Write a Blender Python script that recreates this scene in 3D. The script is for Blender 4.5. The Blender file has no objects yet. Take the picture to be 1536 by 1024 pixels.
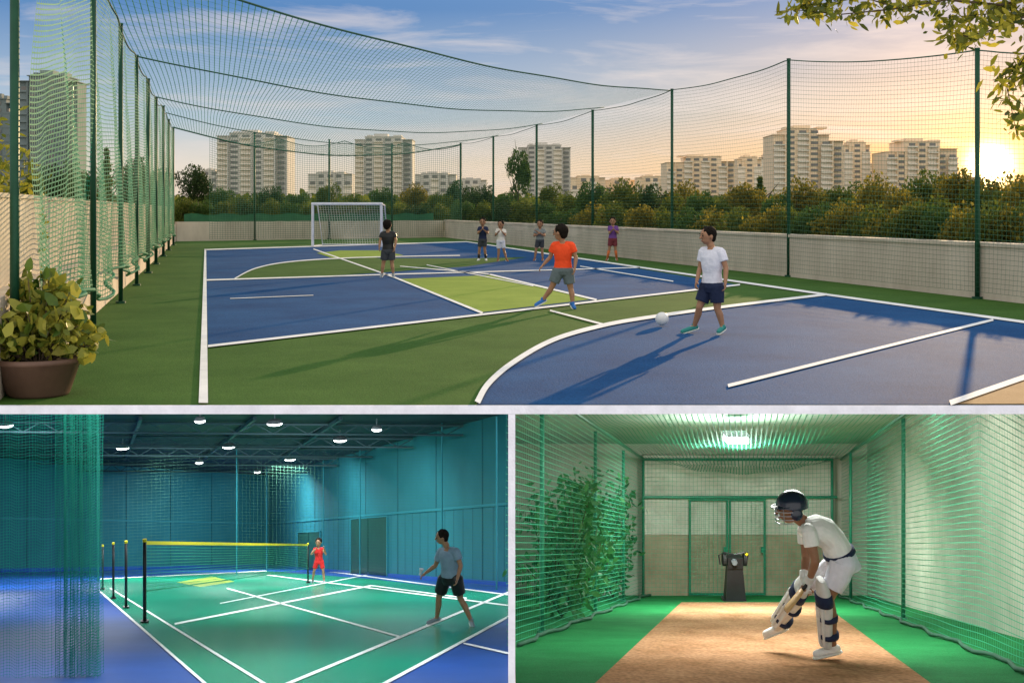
import bpy, math, random
import numpy as np
from mathutils import Vector, Matrix
random.seed(7); rng=np.random.default_rng(7)
sc=bpy.context.scene; COL=sc.collection
F=1800.0
def P(u,v,Y): return Vector(((u-768)/F*Y, Y, (315-v)/F*Y))
H1,H2,H3=1.45,1.40,1.05
def F1(u,v,l=0): Y=F*H1/(v-315); p=P(u,v,Y); p.z+=l; return p
def F2(u,v,l=0): Y=F*H2/(v-818); p=P(u,v,Y); p.z+=l; return p
def F3(u,v,l=0): Y=F*H3/(v-820); p=P(u,v,Y); p.z+=l; return p
def z2(Y): return -(503/F)*Y-H2
def z3(Y): return -(505/F)*Y-H3
# ---------------------------------------------------------------- materials
def mat(name,c1,c2=None,scale=5.,rough=.7,bump=0.,bscale=None,emit=None,es=0.,trans=0.,metal=0.,detail=5,spec=.3,stretch=None,island=False,fine=None):
    m=bpy.data.materials.new(name); m.use_nodes=True; nt=m.node_tree; b=nt.nodes['Principled BSDF']
    b.inputs['Roughness'].default_value=rough; b.inputs['Metallic'].default_value=metal
    b.inputs['Specular IOR Level'].default_value=spec
    c1=(*c1,1)
    if c2 is None: b.inputs['Base Color'].default_value=c1
    else:
        c2=(*c2,1)
        r=nt.nodes.new('ShaderNodeMix'); r.data_type='RGBA'; r.inputs[6].default_value=c1; r.inputs[7].default_value=c2
        if island:
            g=nt.nodes.new('ShaderNodeNewGeometry'); nt.links.new(g.outputs['Random Per Island'],r.inputs[0])
        else:
            tc=nt.nodes.new('ShaderNodeTexCoord'); mp=nt.nodes.new('ShaderNodeMapping'); nt.links.new(tc.outputs['Object'],mp.inputs[0])
            if stretch: mp.inputs['Scale'].default_value=stretch
            n=nt.nodes.new('ShaderNodeTexNoise'); n.inputs['Scale'].default_value=scale; n.inputs['Detail'].default_value=detail; n.inputs['Roughness'].default_value=.65
            nt.links.new(mp.outputs[0],n.inputs[0])
            rp=nt.nodes.new('ShaderNodeMapRange'); rp.inputs[1].default_value=.3; rp.inputs[2].default_value=.7
            nt.links.new(n.outputs[0],rp.inputs[0]); nt.links.new(rp.outputs[0],r.inputs[0])
        res=r.outputs[2]
        if fine:
            n2=nt.nodes.new('ShaderNodeTexNoise'); n2.inputs['Scale'].default_value=fine[0]; n2.inputs['Detail'].default_value=3; nt.links.new(mp.outputs[0],n2.inputs[0])
            r2=nt.nodes.new('ShaderNodeMapRange'); r2.inputs[1].default_value=.35; r2.inputs[2].default_value=.65; r2.inputs[3].default_value=1-fine[1]; r2.inputs[4].default_value=1+fine[1]; nt.links.new(n2.outputs[0],r2.inputs[0])
            vm=nt.nodes.new('ShaderNodeVectorMath'); vm.operation='SCALE'; nt.links.new(res,vm.inputs[0]); nt.links.new(r2.outputs[0],vm.inputs['Scale']); res=vm.outputs[0]
        nt.links.new(res,b.inputs['Base Color'])
    if bump:
        tc=nt.nodes.new('ShaderNodeTexCoord'); n=nt.nodes.new('ShaderNodeTexNoise'); n.inputs['Scale'].default_value=bscale or scale*6
        nt.links.new(tc.outputs['Object'],n.inputs[0]); bp=nt.nodes.new('ShaderNodeBump'); bp.inputs['Strength'].default_value=bump; bp.inputs['Distance'].default_value=.02
        nt.links.new(n.outputs[0],bp.inputs['Height']); nt.links.new(bp.outputs[0],b.inputs['Normal'])
    if emit: b.inputs['Emission Color'].default_value=(*emit,1); b.inputs['Emission Strength'].default_value=es
    if trans:
        t=nt.nodes.new('ShaderNodeBsdfTranslucent'); ms=nt.nodes.new('ShaderNodeMixShader'); ms.inputs[0].default_value=trans
        if c2 is None: t.inputs[0].default_value=c1
        else: nt.links.new(r.outputs[2],t.inputs[0])
        nt.links.new(b.outputs[0],ms.inputs[1]); nt.links.new(t.outputs[0],ms.inputs[2]); nt.links.new(ms.outputs[0],nt.nodes['Material Output'].inputs[0])
    return m
M={}
M['green']=mat('court_green',(.036,.095,.016),(.062,.135,.026),.9,.9,.3,60,spec=.06,fine=(45,.16))
M['blue']=mat('court_blue',(.008,.052,.155),(.018,.088,.225),.8,.85,.3,60,spec=.06,fine=(40,.18))
M['lime']=mat('court_lime',(.17,.26,.035),(.24,.33,.055),1.5,.9,.25,60,spec=.06,fine=(45,.12))
M['tan']=mat('tan_surface',(.28,.18,.09),(.36,.24,.13),2,.85,.3,60,spec=.1)
M['line']=mat('line_paint',(.85,.85,.83),(.66,.67,.66),3,.8,spec=.1)
M['white']=mat('white_plaster',(.93,.93,.92),(.91,.91,.9),3,.7)
M['wall']=mat('cream_wall',(.50,.42,.33),(.68,.59,.48),1.5,.85,.3,25,stretch=(1,1,.35))
M['post']=mat('green_post',(.006,.05,.025),(.012,.075,.038),4,.5,0,metal=.1)
M['netg']=mat('net_green',(.03,.22,.12),(.05,.31,.17),3,.7,trans=.35)
M['netd']=mat('net_dark',(.04,.12,.08),(.07,.19,.12),3,.7,trans=.3)
M['net3']=mat('cage_net',(.03,.33,.18),(.06,.42,.24),3,.7,trans=.2)
M['curtain']=mat('curtain_net',(.01,.24,.17),(.02,.34,.23),3,.7,trans=.3)
M['netw']=mat('goal_net',(.7,.7,.68),None,3,.7)
M['screen']=mat('windscreen',(.02,.10,.05),(.03,.14,.06),3,.8)
M['leaf']=mat('leaf',(.035,.065,.008),(.15,.17,.02),5,.6,trans=.5,island=True)
M['leafbacklit']=mat('leaf_backlit_gold',(.07,.075,.008),(.32,.25,.03),5,.6,trans=.55,island=True)  # golden backlight on the trees painted into the leaf colour
M['leafmid']=mat('leaf_mid',(.025,.065,.012),(.09,.15,.025),5,.6,trans=.45,island=True)
M['leafd']=mat('leaf_dark',(.012,.035,.01),(.05,.085,.015),5,.6,trans=.35,island=True)
M['leafy']=mat('leaf_yellow',(.12,.16,.015),(.50,.42,.04),5,.45,trans=.5,island=True)
M['leafo']=mat('leaf_olive',(.035,.06,.008),(.20,.20,.02),5,.5,trans=.45,island=True)
M['leafp']=mat('leaf_pot',(.05,.11,.015),(.38,.35,.05),5,.4,trans=.35,island=True)
M['leafc']=mat('leaf_cage',(.02,.13,.04),(.07,.28,.08),5,.5,trans=.3,island=True)
M['bark']=mat('bark',(.05,.035,.02),(.11,.08,.05),8,.9,.5)
M['terrain']=mat('terrain',(.03,.06,.015),(.07,.09,.03),.2,.95)
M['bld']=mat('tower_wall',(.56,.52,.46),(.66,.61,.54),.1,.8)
M['bldw']=mat('tower_wall_sunglow',(.80,.60,.40),(.86,.68,.47),.1,.8)  # low sun's glow on the backlit fronts painted into the wall colour
M['bldd']=mat('tower_wall_dark',(.15,.19,.19),(.21,.25,.25),.1,.8)  # darker grey wall colour of the left towers
M['bal']=mat('balcony',(.76,.68,.56),None)
M['glass']=mat('pane',(.13,.13,.13),(.26,.24,.21),.3,.3)
M['pot']=mat('plastic_pot',(.10,.055,.04),(.14,.08,.055),6,.5)
M['soil']=mat('soil',(.03,.02,.012),(.06,.04,.02),20,.95)
M['ball']=mat('ball_white',(.8,.8,.78),(.7,.7,.7),8,.4)
M['skin']=mat('skin',(.34,.17,.095),(.40,.21,.12),8,.5)
M['skin2']=mat('skin_tan',(.24,.115,.065),(.30,.15,.085),8,.5)
M['hair']=mat('hair',(.008,.006,.005),(.02,.014,.01),40,.85,.5,120,spec=.1)
M['eye']=mat('eye',(.01,.008,.006),None,rough=.2)
M['lip']=mat('lip',(.28,.09,.07),None)
def cloth(n,c): return mat('fabric_'+n,c,tuple(min(1,x*1.25+.004) for x in c),6,.85,.9,12)
for n,c in dict(white=(.64,.64,.72),orange=(.80,.07,.015),black=(.012,.013,.018),charcoal=(.045,.05,.06),navy=(.012,.02,.055),grey=(.11,.14,.15),bluegrey=(.20,.28,.36),purple=(.13,.05,.22),maroon=(.16,.03,.04),red=(.6,.02,.02),cream=(.7,.66,.6),sock=(.5,.13,.04),shoeblue=(.03,.14,.42),shoeteal=(.03,.22,.2),shoewhite=(.72,.72,.70),shoegrey=(.2,.24,.27),shoebrown=(.25,.1,.05),plaid=(.18,.2,.2)).items(): M[n]=cloth(n,c)
M['sole']=mat('rubber_sole',(.7,.7,.65))
M['hallwall']=mat('hall_wall',(.012,.115,.145),(.018,.145,.18),.6,.5,.1,3,spec=.2)
M['hallrail']=mat('hall_rail',(.02,.17,.21),None,rough=.4)
M['hallseam']=mat('hall_seam',(.009,.085,.11),None,rough=.6)
M['hallceil']=mat('hall_ceiling',(.006,.018,.024),(.012,.030,.040),.5,.8)
M['beam']=mat('steel_beam',(.014,.04,.05),(.02,.05,.065),1,.6)
M['hallblue']=mat('hall_floor_blue',(.008,.055,.27),(.015,.075,.34),1,.4,.05,20,spec=.25)
M['hallgreen']=mat('hall_floor_green',(.008,.24,.13),(.015,.31,.17),.5,.25,.05,20,spec=.35)
M['hallyellow']=mat('hall_floor_yellow',(.3,.42,.06),None,rough=.3)
M['door']=mat('hall_door',(.004,.04,.034),(.007,.055,.044),2,.5)
M['lamp']=mat('lamp_lens',(1,1,1),None,emit=(.92,.98,1),es=12)
M['lamph']=mat('lamp_housing',(.2,.22,.24),None,metal=.4)
M['tape']=mat('yellow_tape',(.75,.62,.02),None)
M['black']=mat('black_metal',(.012,.012,.013),(.02,.02,.022),4,.4)
M['turf']=mat('cage_turf',(.010,.14,.04),(.02,.20,.06),1.5,.85,.5,80,spec=.1,fine=(50,.15))
M['clay']=mat('clay_pitch',(.25,.125,.060),(.40,.225,.125),2.0,.95,.8,12,detail=10,spec=.02,stretch=(1,.4,1),fine=(26,.22))
M['conc']=mat('pale_concrete',(.46,.45,.37),(.74,.73,.64),1.6,.85,.3,12,detail=8)
M['concd']=mat('stained_concrete',(.27,.22,.14),(.44,.37,.26),1.6,.85,.3,12,detail=8)
M['rend']=mat('rendered_wall',(.34,.37,.29),(.50,.52,.43),1.2,.85,.3,12,detail=8)
M['cageceil']=mat('cage_ceiling_paint',(.34,.46,.38),(.44,.56,.47),1.2,.85)
M['galv']=mat('cage_steel',(.02,.19,.11),(.035,.24,.14),4,.4,metal=.1)
M['helmet']=mat('helmet_shell',(.012,.02,.045),None,rough=.22,spec=.6)
M['grille']=mat('steel_grille',(.35,.35,.37),None,rough=.3,metal=.8)
M['pad']=mat('pad_white',(.70,.70,.68),(.60,.60,.58),8,.7,.4,30)
M['wood']=mat('bat_wood',(.55,.33,.13),(.65,.42,.2),6,.5,stretch=(1,1,6))
M['rubber']=mat('black_rubber',(.02,.02,.02))
M['roof']=mat('roof_net',(.05,.20,.14),(.16,.36,.27),1,.6,trans=.5)
# ---------------------------------------------------------------- mesh helpers
class G:
    def __init__(s): s.v=[]; s.f=[]
    def add(s,v,f):
        o=len(s.v); s.v+= [tuple(x) for x in v]; s.f+=[tuple(i+o for i in q) for q in f]; return s
    def box(s,a,b):
        x0,y0,z0=[min(a[i],b[i]) for i in range(3)]; x1,y1,z1=[max(a[i],b[i]) for i in range(3)]
        return s.add([(x0,y0,z0),(x1,y0,z0),(x1,y1,z0),(x0,y1,z0),(x0,y0,z1),(x1,y0,z1),(x1,y1,z1),(x0,y1,z1)],
          [(0,3,2,1),(4,5,6,7),(0,1,5,4),(1,2,6,5),(2,3,7,6),(3,0,4,7)])
    def prism(s,bot,top):
        n=len(bot); return s.add(list(bot)+list(top),[tuple(range(n-1,-1,-1)),tuple(range(n,2*n))]+[(i,(i+1)%n,n+(i+1)%n,n+i) for i in range(n)])
    def tube(s,pts,r,n=8):
        pts=[Vector(p) for p in pts]; rs=r if isinstance(r,(list,tuple)) else [r]*len(pts); vs=[]; 
        for i,p in enumerate(pts):
            d=(pts[min(i+1,len(pts)-1)]-pts[max(i-1,0)]); d=d.normalized() if d.length>1e-9 else Vector((0,0,1))
            a=d.cross(Vector((0,0,1))) if abs(d.z)<.9 else d.cross(Vector((1,0,0))); a.normalize(); b=d.cross(a)
            for k in range(n):
                t=2*math.pi*k/n; vs.append(p+(a*math.cos(t)+b*math.sin(t))*rs[i])
        fs=[(i*n+k,i*n+(k+1)%n,(i+1)*n+(k+1)%n,(i+1)*n+k) for i in range(len(pts)-1) for k in range(n)]
        fs+=[tuple(range(n-1,-1,-1)),tuple((len(pts)-1)*n+k for k in range(n))]
        return s.add(vs,fs)
    def bar(s,a,b,w,h,up=(0,0,1)):
        a=Vector(a);b=Vector(b);d=(b-a).normalized();sd=d.cross(Vector(up)).normalized();uu=sd.cross(d)
        q=lambda p:[p-sd*w/2-uu*h/2,p+sd*w/2-uu*h/2,p+sd*w/2+uu*h/2,p-sd*w/2+uu*h/2]
        return s.prism(q(a),q(b))
    def cap(s,a,b,r1,r2,n=14,m=5):
        a=Vector(a);b=Vector(b);d=b-a;L=d.length;d=d.normalized() if L>1e-6 else Vector((0,0,1))
        pts=[];rs=[]
        for i in range(m):
            t=math.pi/2*(1-i/m); pts.append(a-d*r1*math.sin(t)); rs.append(max(r1*math.cos(t),r1*.02))
        pts.append(a);rs.append(r1);pts.append(b);rs.append(r2)
        for i in range(1,m+1):
            t=math.pi/2*i/m; pts.append(b+d*r2*math.sin(t)); rs.append(max(r2*math.cos(t),r2*.02))
        A=d.cross(Vector((0,0,1))) if abs(d.z)<.9 else d.cross(Vector((1,0,0))); A.normalize(); B=d.cross(A)
        vs=[p+(A*math.cos(2*math.pi*k/n)+B*math.sin(2*math.pi*k/n))*r for p,r in zip(pts,rs) for k in range(n)]
        N=len(pts); fs=[(i*n+k,i*n+(k+1)%n,(i+1)*n+(k+1)%n,(i+1)*n+k) for i in range(N-1) for k in range(n)]
        fs+=[tuple(range(n-1,-1,-1)),tuple((N-1)*n+k for k in range(n))]
        return s.add(vs,fs)
    def ell(s,c,r,X=(1,0,0),Yv=(0,1,0),Z=(0,0,1),n=16,m=10):
        c=Vector(c);X=Vector(X);Yv=Vector(Yv);Z=Vector(Z);vs=[]
        for i in range(m+1):
            t=math.pi*i/m; t=min(max(t,.02),math.pi-.02)
            for k in range(n):
                a=2*math.pi*k/n; vs.append(c+X*(r[0]*math.sin(t)*math.cos(a))+Yv*(r[1]*math.sin(t)*math.sin(a))+Z*(r[2]*math.cos(t)))
        fs=[(i*n+k,(i+1)*n+k,(i+1)*n+(k+1)%n,i*n+(k+1)%n) for i in range(m) for k in range(n)]
        fs+=[tuple(range(n)),tuple(m*n+k for k in range(n-1,-1,-1))]
        return s.add(vs,fs)
    def loft(s,secs,n=20):
        vs=[]
        for c,a,b in secs:
            for k in range(n):
                t=2*math.pi*k/n; vs.append(Vector(c)+Vector(a)*math.cos(t)+Vector(b)*math.sin(t))
        N=len(secs); fs=[(i*n+k,i*n+(k+1)%n,(i+1)*n+(k+1)%n,(i+1)*n+k) for i in range(N-1) for k in range(n)]
        fs+=[tuple(range(n-1,-1,-1)),tuple((N-1)*n+k for k in range(n))]
        return s.add(vs,fs)
def link(name,me,m,parent=None,smooth=False):
    o=bpy.data.objects.new(name,me); COL.objects.link(o)
    if m is not None: me.materials.clear(); me.materials.append(m)
    if smooth: me.polygons.foreach_set('use_smooth',[True]*len(me.polygons))
    if parent is not None:
        off=Vector(parent.location)
        if parent.parent is not None: off=off+Vector(parent.parent.location)
        me.transform(Matrix.Translation(-off)); o.parent=parent
    return o
def build(name,g,m,parent=None,smooth=False):
    me=bpy.data.meshes.new(name); me.from_pydata([tuple(v) for v in g.v],[],g.f); me.update()
    return link(name,me,m,parent,smooth)
def solid(name,g,m,parent,voxel,it=3):
    me=bpy.data.meshes.new(name); me.from_pydata([tuple(v) for v in g.v],[],g.f); me.update()
    import bmesh
    bm=bmesh.new(); bm.from_mesh(me); bmesh.ops.recalc_face_normals(bm,faces=bm.faces); bm.to_mesh(me); bm.free()
    o=bpy.data.objects.new('tmp',me); COL.objects.link(o)
    r=o.modifiers.new('r','REMESH'); r.mode='VOXEL'; r.voxel_size=voxel
    s=o.modifiers.new('s','SMOOTH'); s.iterations=it; s.factor=.5
    dg=bpy.context.evaluated_depsgraph_get(); n=bpy.data.meshes.new_from_object(o.evaluated_get(dg))
    bpy.data.objects.remove(o); n.name=name
    return link(name,n,m,parent,True)
def thing(name,label,cat,loc=(0,0,0),group=None):
    o=bpy.data.objects.new(name,None); COL.objects.link(o); o.location=loc; o.empty_display_size=.1
    return tag(o,label,cat,group)
def tag(o,label,cat,group=None):
    o['label']=label; o['category']=cat
    if group: o['group']=group
    return o
def struct(name,g,m): o=build(name,g,m); o['kind']='structure'; return o
def crom(pts,k=8):
    out=[]; n=len(pts)
    for i in range(n-1):
        p0=pts[max(i-1,0)];p1=pts[i];p2=pts[i+1];p3=pts[min(i+2,n-1)]
        for j in range(k):
            t=j/k; out.append(tuple(.5*((2*p1[d])+(-p0[d]+p2[d])*t+(2*p0[d]-5*p1[d]+4*p2[d]-p3[d])*t*t+(-p0[d]+3*p1[d]-3*p2[d]+p3[d])*t**3) for d in range(2)))
    out.append(tuple(pts[-1])); return out
def poly(name,pts,fn,lift,m):
    g=G(); g.add([fn(u,v,lift) for u,v in pts],[tuple(range(len(pts)))]); return struct(name,g,m)
def stripe(name,pts,w0,w1,fn,lift,m=None,div=6):
    if len(pts)==2: (a,b),(c,d)=pts; pts=[(a+(c-a)*i/div,b+(d-b)*i/div) for i in range(div+1)]
    vs=[];n=len(pts)
    for i,(u,v) in enumerate(pts):
        a=pts[max(i-1,0)];b=pts[min(i+1,n-1)];dx,dy=b[0]-a[0],b[1]-a[1];L=math.hypot(dx,dy) or 1
        w=(w0+(w1-w0)*i/(n-1))/2; vs+= [fn(u-dy/L*w,v+dx/L*w,lift),fn(u+dy/L*w,v-dx/L*w,lift)]
    g=G(); g.add(vs,[(2*i,2*i+1,2*i+3,2*i+2) for i in range(n-1)]); return struct(name,g,m or M['line'])
def netmesh(name,fn,na,nb,w,m,sa=None,sb=None,parent=None,wa=None):
    V=[];Fc=[];off=0
    def strands(A,B,along_b,w):
        nonlocal off
        p=fn(A,B); e=1e-3
        q=fn(A+e,B) if along_b else fn(A,B+e)
        d=q-p; d/= np.linalg.norm(d,axis=-1,keepdims=True)+1e-12
        L=p-d*w/2;R=p+d*w/2
        n,s=A.shape; v=np.stack([L,R],2).reshape(-1,3); V.append(v)
        i=(np.arange(n)[:,None]*s+np.arange(s-1)[None,:]).ravel()*2+off
        Fc.append(np.stack([i,i+1,i+3,i+2],1)); off+=len(v)
    sb=sb or nb; sa=sa or na
    A,B=np.meshgrid(np.linspace(0,1,na+1),np.linspace(0,1,sb+1),indexing='ij'); strands(A,B,True,w)
    B,A=np.meshgrid(np.linspace(0,1,nb+1),np.linspace(0,1,sa+1),indexing='ij'); strands(A,B,False,wa or w)
    v=np.concatenate(V);f=np.concatenate(Fc)
    me=bpy.data.meshes.new(name); me.vertices.add(len(v)); me.vertices.foreach_set('co',v.astype('f').ravel())
    me.loops.add(len(f)*4); me.loops.foreach_set('vertex_index',f.astype('i').ravel()); me.polygons.add(len(f))
    me.polygons.foreach_set('loop_start',(np.arange(len(f))*4).astype('i')); me.polygons.foreach_set('loop_total',np.full(len(f),4,'i')); me.update(calc_edges=True)
    return link(name,me,m,parent)
def leaves(name,centers,size,m,parent=None,aspect=.5,droop=None,seed=1):
    r=np.random.default_rng(seed); n=len(centers); C=np.array(centers)
    d=r.normal(size=(n,3)); 
    if droop is not None: d=d*.8+np.array(droop)
    d/=np.linalg.norm(d,axis=1,keepdims=True); t=r.normal(size=(n,3)); s=np.cross(d,t); s/=np.linalg.norm(s,axis=1,keepdims=True); nn=np.cross(d,s)
    L=(size*(.6+.8*r.random((n,1)))); W=L*aspect
    v=np.stack([C, C+d*L*.35+s*W*.5+nn*W*.15, C+d*L*.75+s*W*.35+nn*W*.1, C+d*L, C+d*L*.75-s*W*.35+nn*W*.1, C+d*L*.35-s*W*.5+nn*W*.15],1).reshape(-1,3)
    f=[(6*i,6*i+1,6*i+2,6*i+3,6*i+4,6*i+5) for i in range(n)]
    me=bpy.data.meshes.new(name); me.from_pydata(v.tolist(),[],f); me.update(); return link(name,me,m,parent)
# ---------------------------------------------------------------- camera
cam=bpy.data.cameras.new('camera'); co=bpy.data.objects.new('camera',cam); COL.objects.link(co)
cam.sensor_width=36; cam.lens=36*F/1536; cam.shift_y=-(512-315)/1536; cam.clip_end=6000; cam.clip_start=.1
co.rotation_euler=(math.pi/2,0,0); sc.camera=co
sc.view_settings.view_transform='Standard'; sc.view_settings.look='None'; sc.view_settings.exposure=0
# ---------------------------------------------------------------- world / sun
AZ=math.atan2(1485-768,F); EL=math.radians(9); ST=.12
w=bpy.data.worlds.new('World'); sc.world=w; w.use_nodes=True; nt=w.node_tree; bg=nt.nodes['Background']
N=nt.nodes.new; LK=nt.links.new
sky=N('ShaderNodeTexSky'); sky.sky_type='NISHITA'; sky.sun_disc=False; sky.sun_elevation=EL; sky.sun_rotation=AZ; sky.dust_density=.6; sky.ozone_density=2
tc=N('ShaderNodeTexCoord'); sep=N('ShaderNodeSeparateXYZ'); LK(tc.outputs['Generated'],sep.inputs[0])
def ramp(stops,src=None):
    r=N('ShaderNodeValToRGB'); LK(src or sep.outputs[2],r.inputs[0]); e=r.color_ramp.elements
    for i,(p,c) in enumerate(stops):
        x=e[i] if i<2 else e.new(p); x.position=p; x.color=(*c,1)
    return r.outputs[0]
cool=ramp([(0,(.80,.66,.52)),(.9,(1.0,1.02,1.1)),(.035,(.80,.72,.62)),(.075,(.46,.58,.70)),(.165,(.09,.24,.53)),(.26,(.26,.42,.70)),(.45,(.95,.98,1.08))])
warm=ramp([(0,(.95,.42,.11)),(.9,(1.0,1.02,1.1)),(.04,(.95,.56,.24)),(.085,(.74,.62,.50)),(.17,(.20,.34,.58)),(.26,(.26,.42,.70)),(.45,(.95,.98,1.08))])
dt=N('ShaderNodeVectorMath'); dt.operation='DOT_PRODUCT'; LK(tc.outputs['Generated'],dt.inputs[0]); dt.inputs[1].default_value=Vector((1485-768,F,315-250)).normalized()
mm=N('ShaderNodeMath'); mm.operation='MAXIMUM'; mm.inputs[1].default_value=0; LK(dt.outputs['Value'],mm.inputs[0])
def pw(e): p=N('ShaderNodeMath'); p.operation='POWER'; p.inputs[1].default_value=e; LK(mm.outputs[0],p.inputs[0]); return p.outputs[0]
def mixc(f,a,b):
    m=N('ShaderNodeMix'); m.data_type='RGBA'
    if isinstance(f,float): m.inputs[0].default_value=f
    else: LK(f,m.inputs[0])
    for i,x in ((6,a),(7,b)):
        if isinstance(x,tuple): m.inputs[i].default_value=(*x,1)
        else: LK(x,m.inputs[i])
    return m.outputs[2]
def sca(a,s):
    m=N('ShaderNodeVectorMath'); m.operation='SCALE'
    if isinstance(a,tuple): m.inputs[0].default_value=a
    else: LK(a,m.inputs[0])
    if isinstance(s,float): m.inputs['Scale'].default_value=s
    else: LK(s,m.inputs['Scale'])
    return m.outputs[0]
def addv(a,b): m=N('ShaderNodeVectorMath'); m.operation='ADD'; LK(a,m.inputs[0]); LK(b,m.inputs[1]); return m.outputs[0]
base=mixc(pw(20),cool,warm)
mpg=N('ShaderNodeMapping'); mpg.inputs['Scale'].default_value=(2.2,2.2,17); mpg.inputs['Rotation'].default_value=(0,.05,.3); LK(tc.outputs['Generated'],mpg.inputs[0])
no=N('ShaderNodeTexNoise'); no.inputs['Scale'].default_value=2.9; no.inputs['Detail'].default_value=10; no.inputs['Roughness'].default_value=.6; no.inputs['Distortion'].default_value=.5; LK(mpg.outputs[0],no.inputs[0])
mr=N('ShaderNodeMapRange'); mr.inputs[1].default_value=.48; mr.inputs[2].default_value=.74; mr.inputs[4].default_value=.6; LK(no.outputs[0],mr.inputs[0])
base=mixc(mr.outputs[0],base,(.86,.76,.72))
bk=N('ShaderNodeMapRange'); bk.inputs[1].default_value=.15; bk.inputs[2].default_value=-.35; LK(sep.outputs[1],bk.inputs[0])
base=mixc(bk.outputs[0],base,(1.14,1.11,1.06))  # brighter sky added behind the camera as front fill light
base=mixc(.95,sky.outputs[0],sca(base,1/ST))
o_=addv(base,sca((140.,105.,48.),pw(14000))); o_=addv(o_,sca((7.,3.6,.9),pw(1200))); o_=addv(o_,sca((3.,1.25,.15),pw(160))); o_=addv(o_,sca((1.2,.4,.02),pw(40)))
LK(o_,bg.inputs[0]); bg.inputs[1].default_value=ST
sl=bpy.data.lights.new('sun','SUN'); sl.energy=5; sl.angle=math.radians(.5); sl.color=(1,.70,.38)
so=bpy.data.objects.new('sun',sl); COL.objects.link(so); sd=Vector((math.sin(AZ)*math.cos(EL),math.cos(AZ)*math.cos(EL),math.sin(EL)))
so.rotation_euler=sd.to_track_quat('Z','Y').to_euler()
# ---------------------------------------------------------------- COURT
g=G(); XL=lambda Y:-1.32-.2556*Y; XR=lambda Y:12.69-.2556*Y
YB0,YB1=55.5,63.7; zc=-H1
bs=[(XL(8.94)-1.2,8.94),(XR(8.94),8.94),(XR(YB1),YB1),(XL(YB0)-.2,YB0)]
g.prism([(x,y,zc-.05) for x,y in bs],[(x,y,zc) for x,y in bs]); struct('court_floor',g,M['green'])
g=G(); g.box((-8,8.90,zc-.062),(12,8.937,zc-.001)); struct('slab_edge',g,M['white'])
g=G(); g.box((-.028,8.90,-14),(.024,41.0,zc-.0635)); struct('party_wall',g,M['white'])
poly('court_surface_blue',[(308,376),(312,521),(722,470),(893,450),(1110,428),(840,384),(700,363)],F1,.004,M['blue'])
arc=crom([(716,607),(733,578),(770,546),(830,512),(905,490),(985,476),(1100,460),(1240,443)],8)
poly('key_surface_blue',arc+[(1536,484),(1640,500),(1640,607)],F1,.004,M['blue'])
poly('court_panel_lime',[(594,419),(722,469),(891,449),(735,413)],F1,.008,M['lime'])
poly('court_band_green',crom([(352,419),(385,403),(440,393),(540,388),(690,388)],5)+[(790,386),(700,400),(560,410),(450,417)],F1,.008,M['green'])
poly('centre_mark_lime',[(475,380),(500,388),(560,388),(605,383),(570,376),(510,376)],F1,.012,M['lime'])
poly('surround_tan',[(1428,607),(1536,570),(1640,537),(1640,607)],F1,.008,M['tan'])
for pts,w0,w1 in [([(308,374),(305,607)],2.5,14),([(312,521),(1110,428)],3.4,2.2),([(310,421),(600,412),],2,1.5),([(600,412),(960,402)],1.5,1.2),([(308,375),(700,363)],1.5,1.2),
    ([(592,417),(724,471)],2.2,3.2),([(733,412),(895,451)],2.0,2.6),([(470,374),(592,417)],1.4,2),([(600,400),(735,412)],1,1.5),([(825,467),(912,490)],2.2,2.8),
    ([(700,363),(840,384)],1.2,1.8),([(840,384),(1240,443)],1.8,3),([(1240,443),(1640,499)],3,4),([(1092,581),(1490,481)],5,3.5),([(1425,607),(1640,532)],8,7),
    ([(345,449),(470,444)],.8,.8),([(870,400),(1010,423)],1.2,1.5),([(640,398),(800,430)],1,1.2)]:
    stripe('court_line',pts,w0,w1,F1,.016)
stripe('arc_line',arc,9,3.2,F1,.020)
stripe('arc_line',crom([(352,419),(385,403),(440,393),(540,387),(690,384)],6),1.6,1.2,F1,.020)
def wallbox(g,p,q,z0,z1,th,side=1):
    p=Vector((p[0],p[1],0));q=Vector((q[0],q[1],0));d=(q-p).normalized();n=Vector((-d.y,d.x,0))*th*side
    b=[p,q,q+n,p+n]; g.prism([(x.x,x.y,z0) for x in b],[(x.x,x.y,z1) for x in b])
g=G(); wallbox(g,(XL(8.98)-.45,8.98),(XL(YB0)-.25,YB0),zc,zc+1.56,.25); wallbox(g,(XL(8.98)-.25,8.98),(XL(YB0)-.05,YB0),zc,zc+.78,.195); wallbox(g,(XL(8.98)-.43,8.98),(XL(YB0)-.23,YB0),zc+1.5603,zc+1.60,.29)
tag(build('parapet_wall',g,M['wall']),'long cream parapet wall with a stepped ledge along the left side of the court','wall')
g=G(); wallbox(g,(XR(8.98),8.98),(XR(YB1),YB1),zc,zc+.86,.25,-1); wallbox(g,(XR(8.98)-.03,8.98),(XR(YB1)-.03,YB1),zc+.8602,zc+.92,.31,-1)
tag(build('parapet_wall',g,M['wall']),'low cream parapet wall running down the right side of the court behind the boys','wall')
g=G(); wallbox(g,(XL(YB0)+.0,YB0),(XR(YB1)-.03,YB1),zc,zc+.9,.25); 
tag(build('parapet_wall',g,M['wall']),'low grey cream parapet wall across the far end of the court behind the goal','wall')
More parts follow.
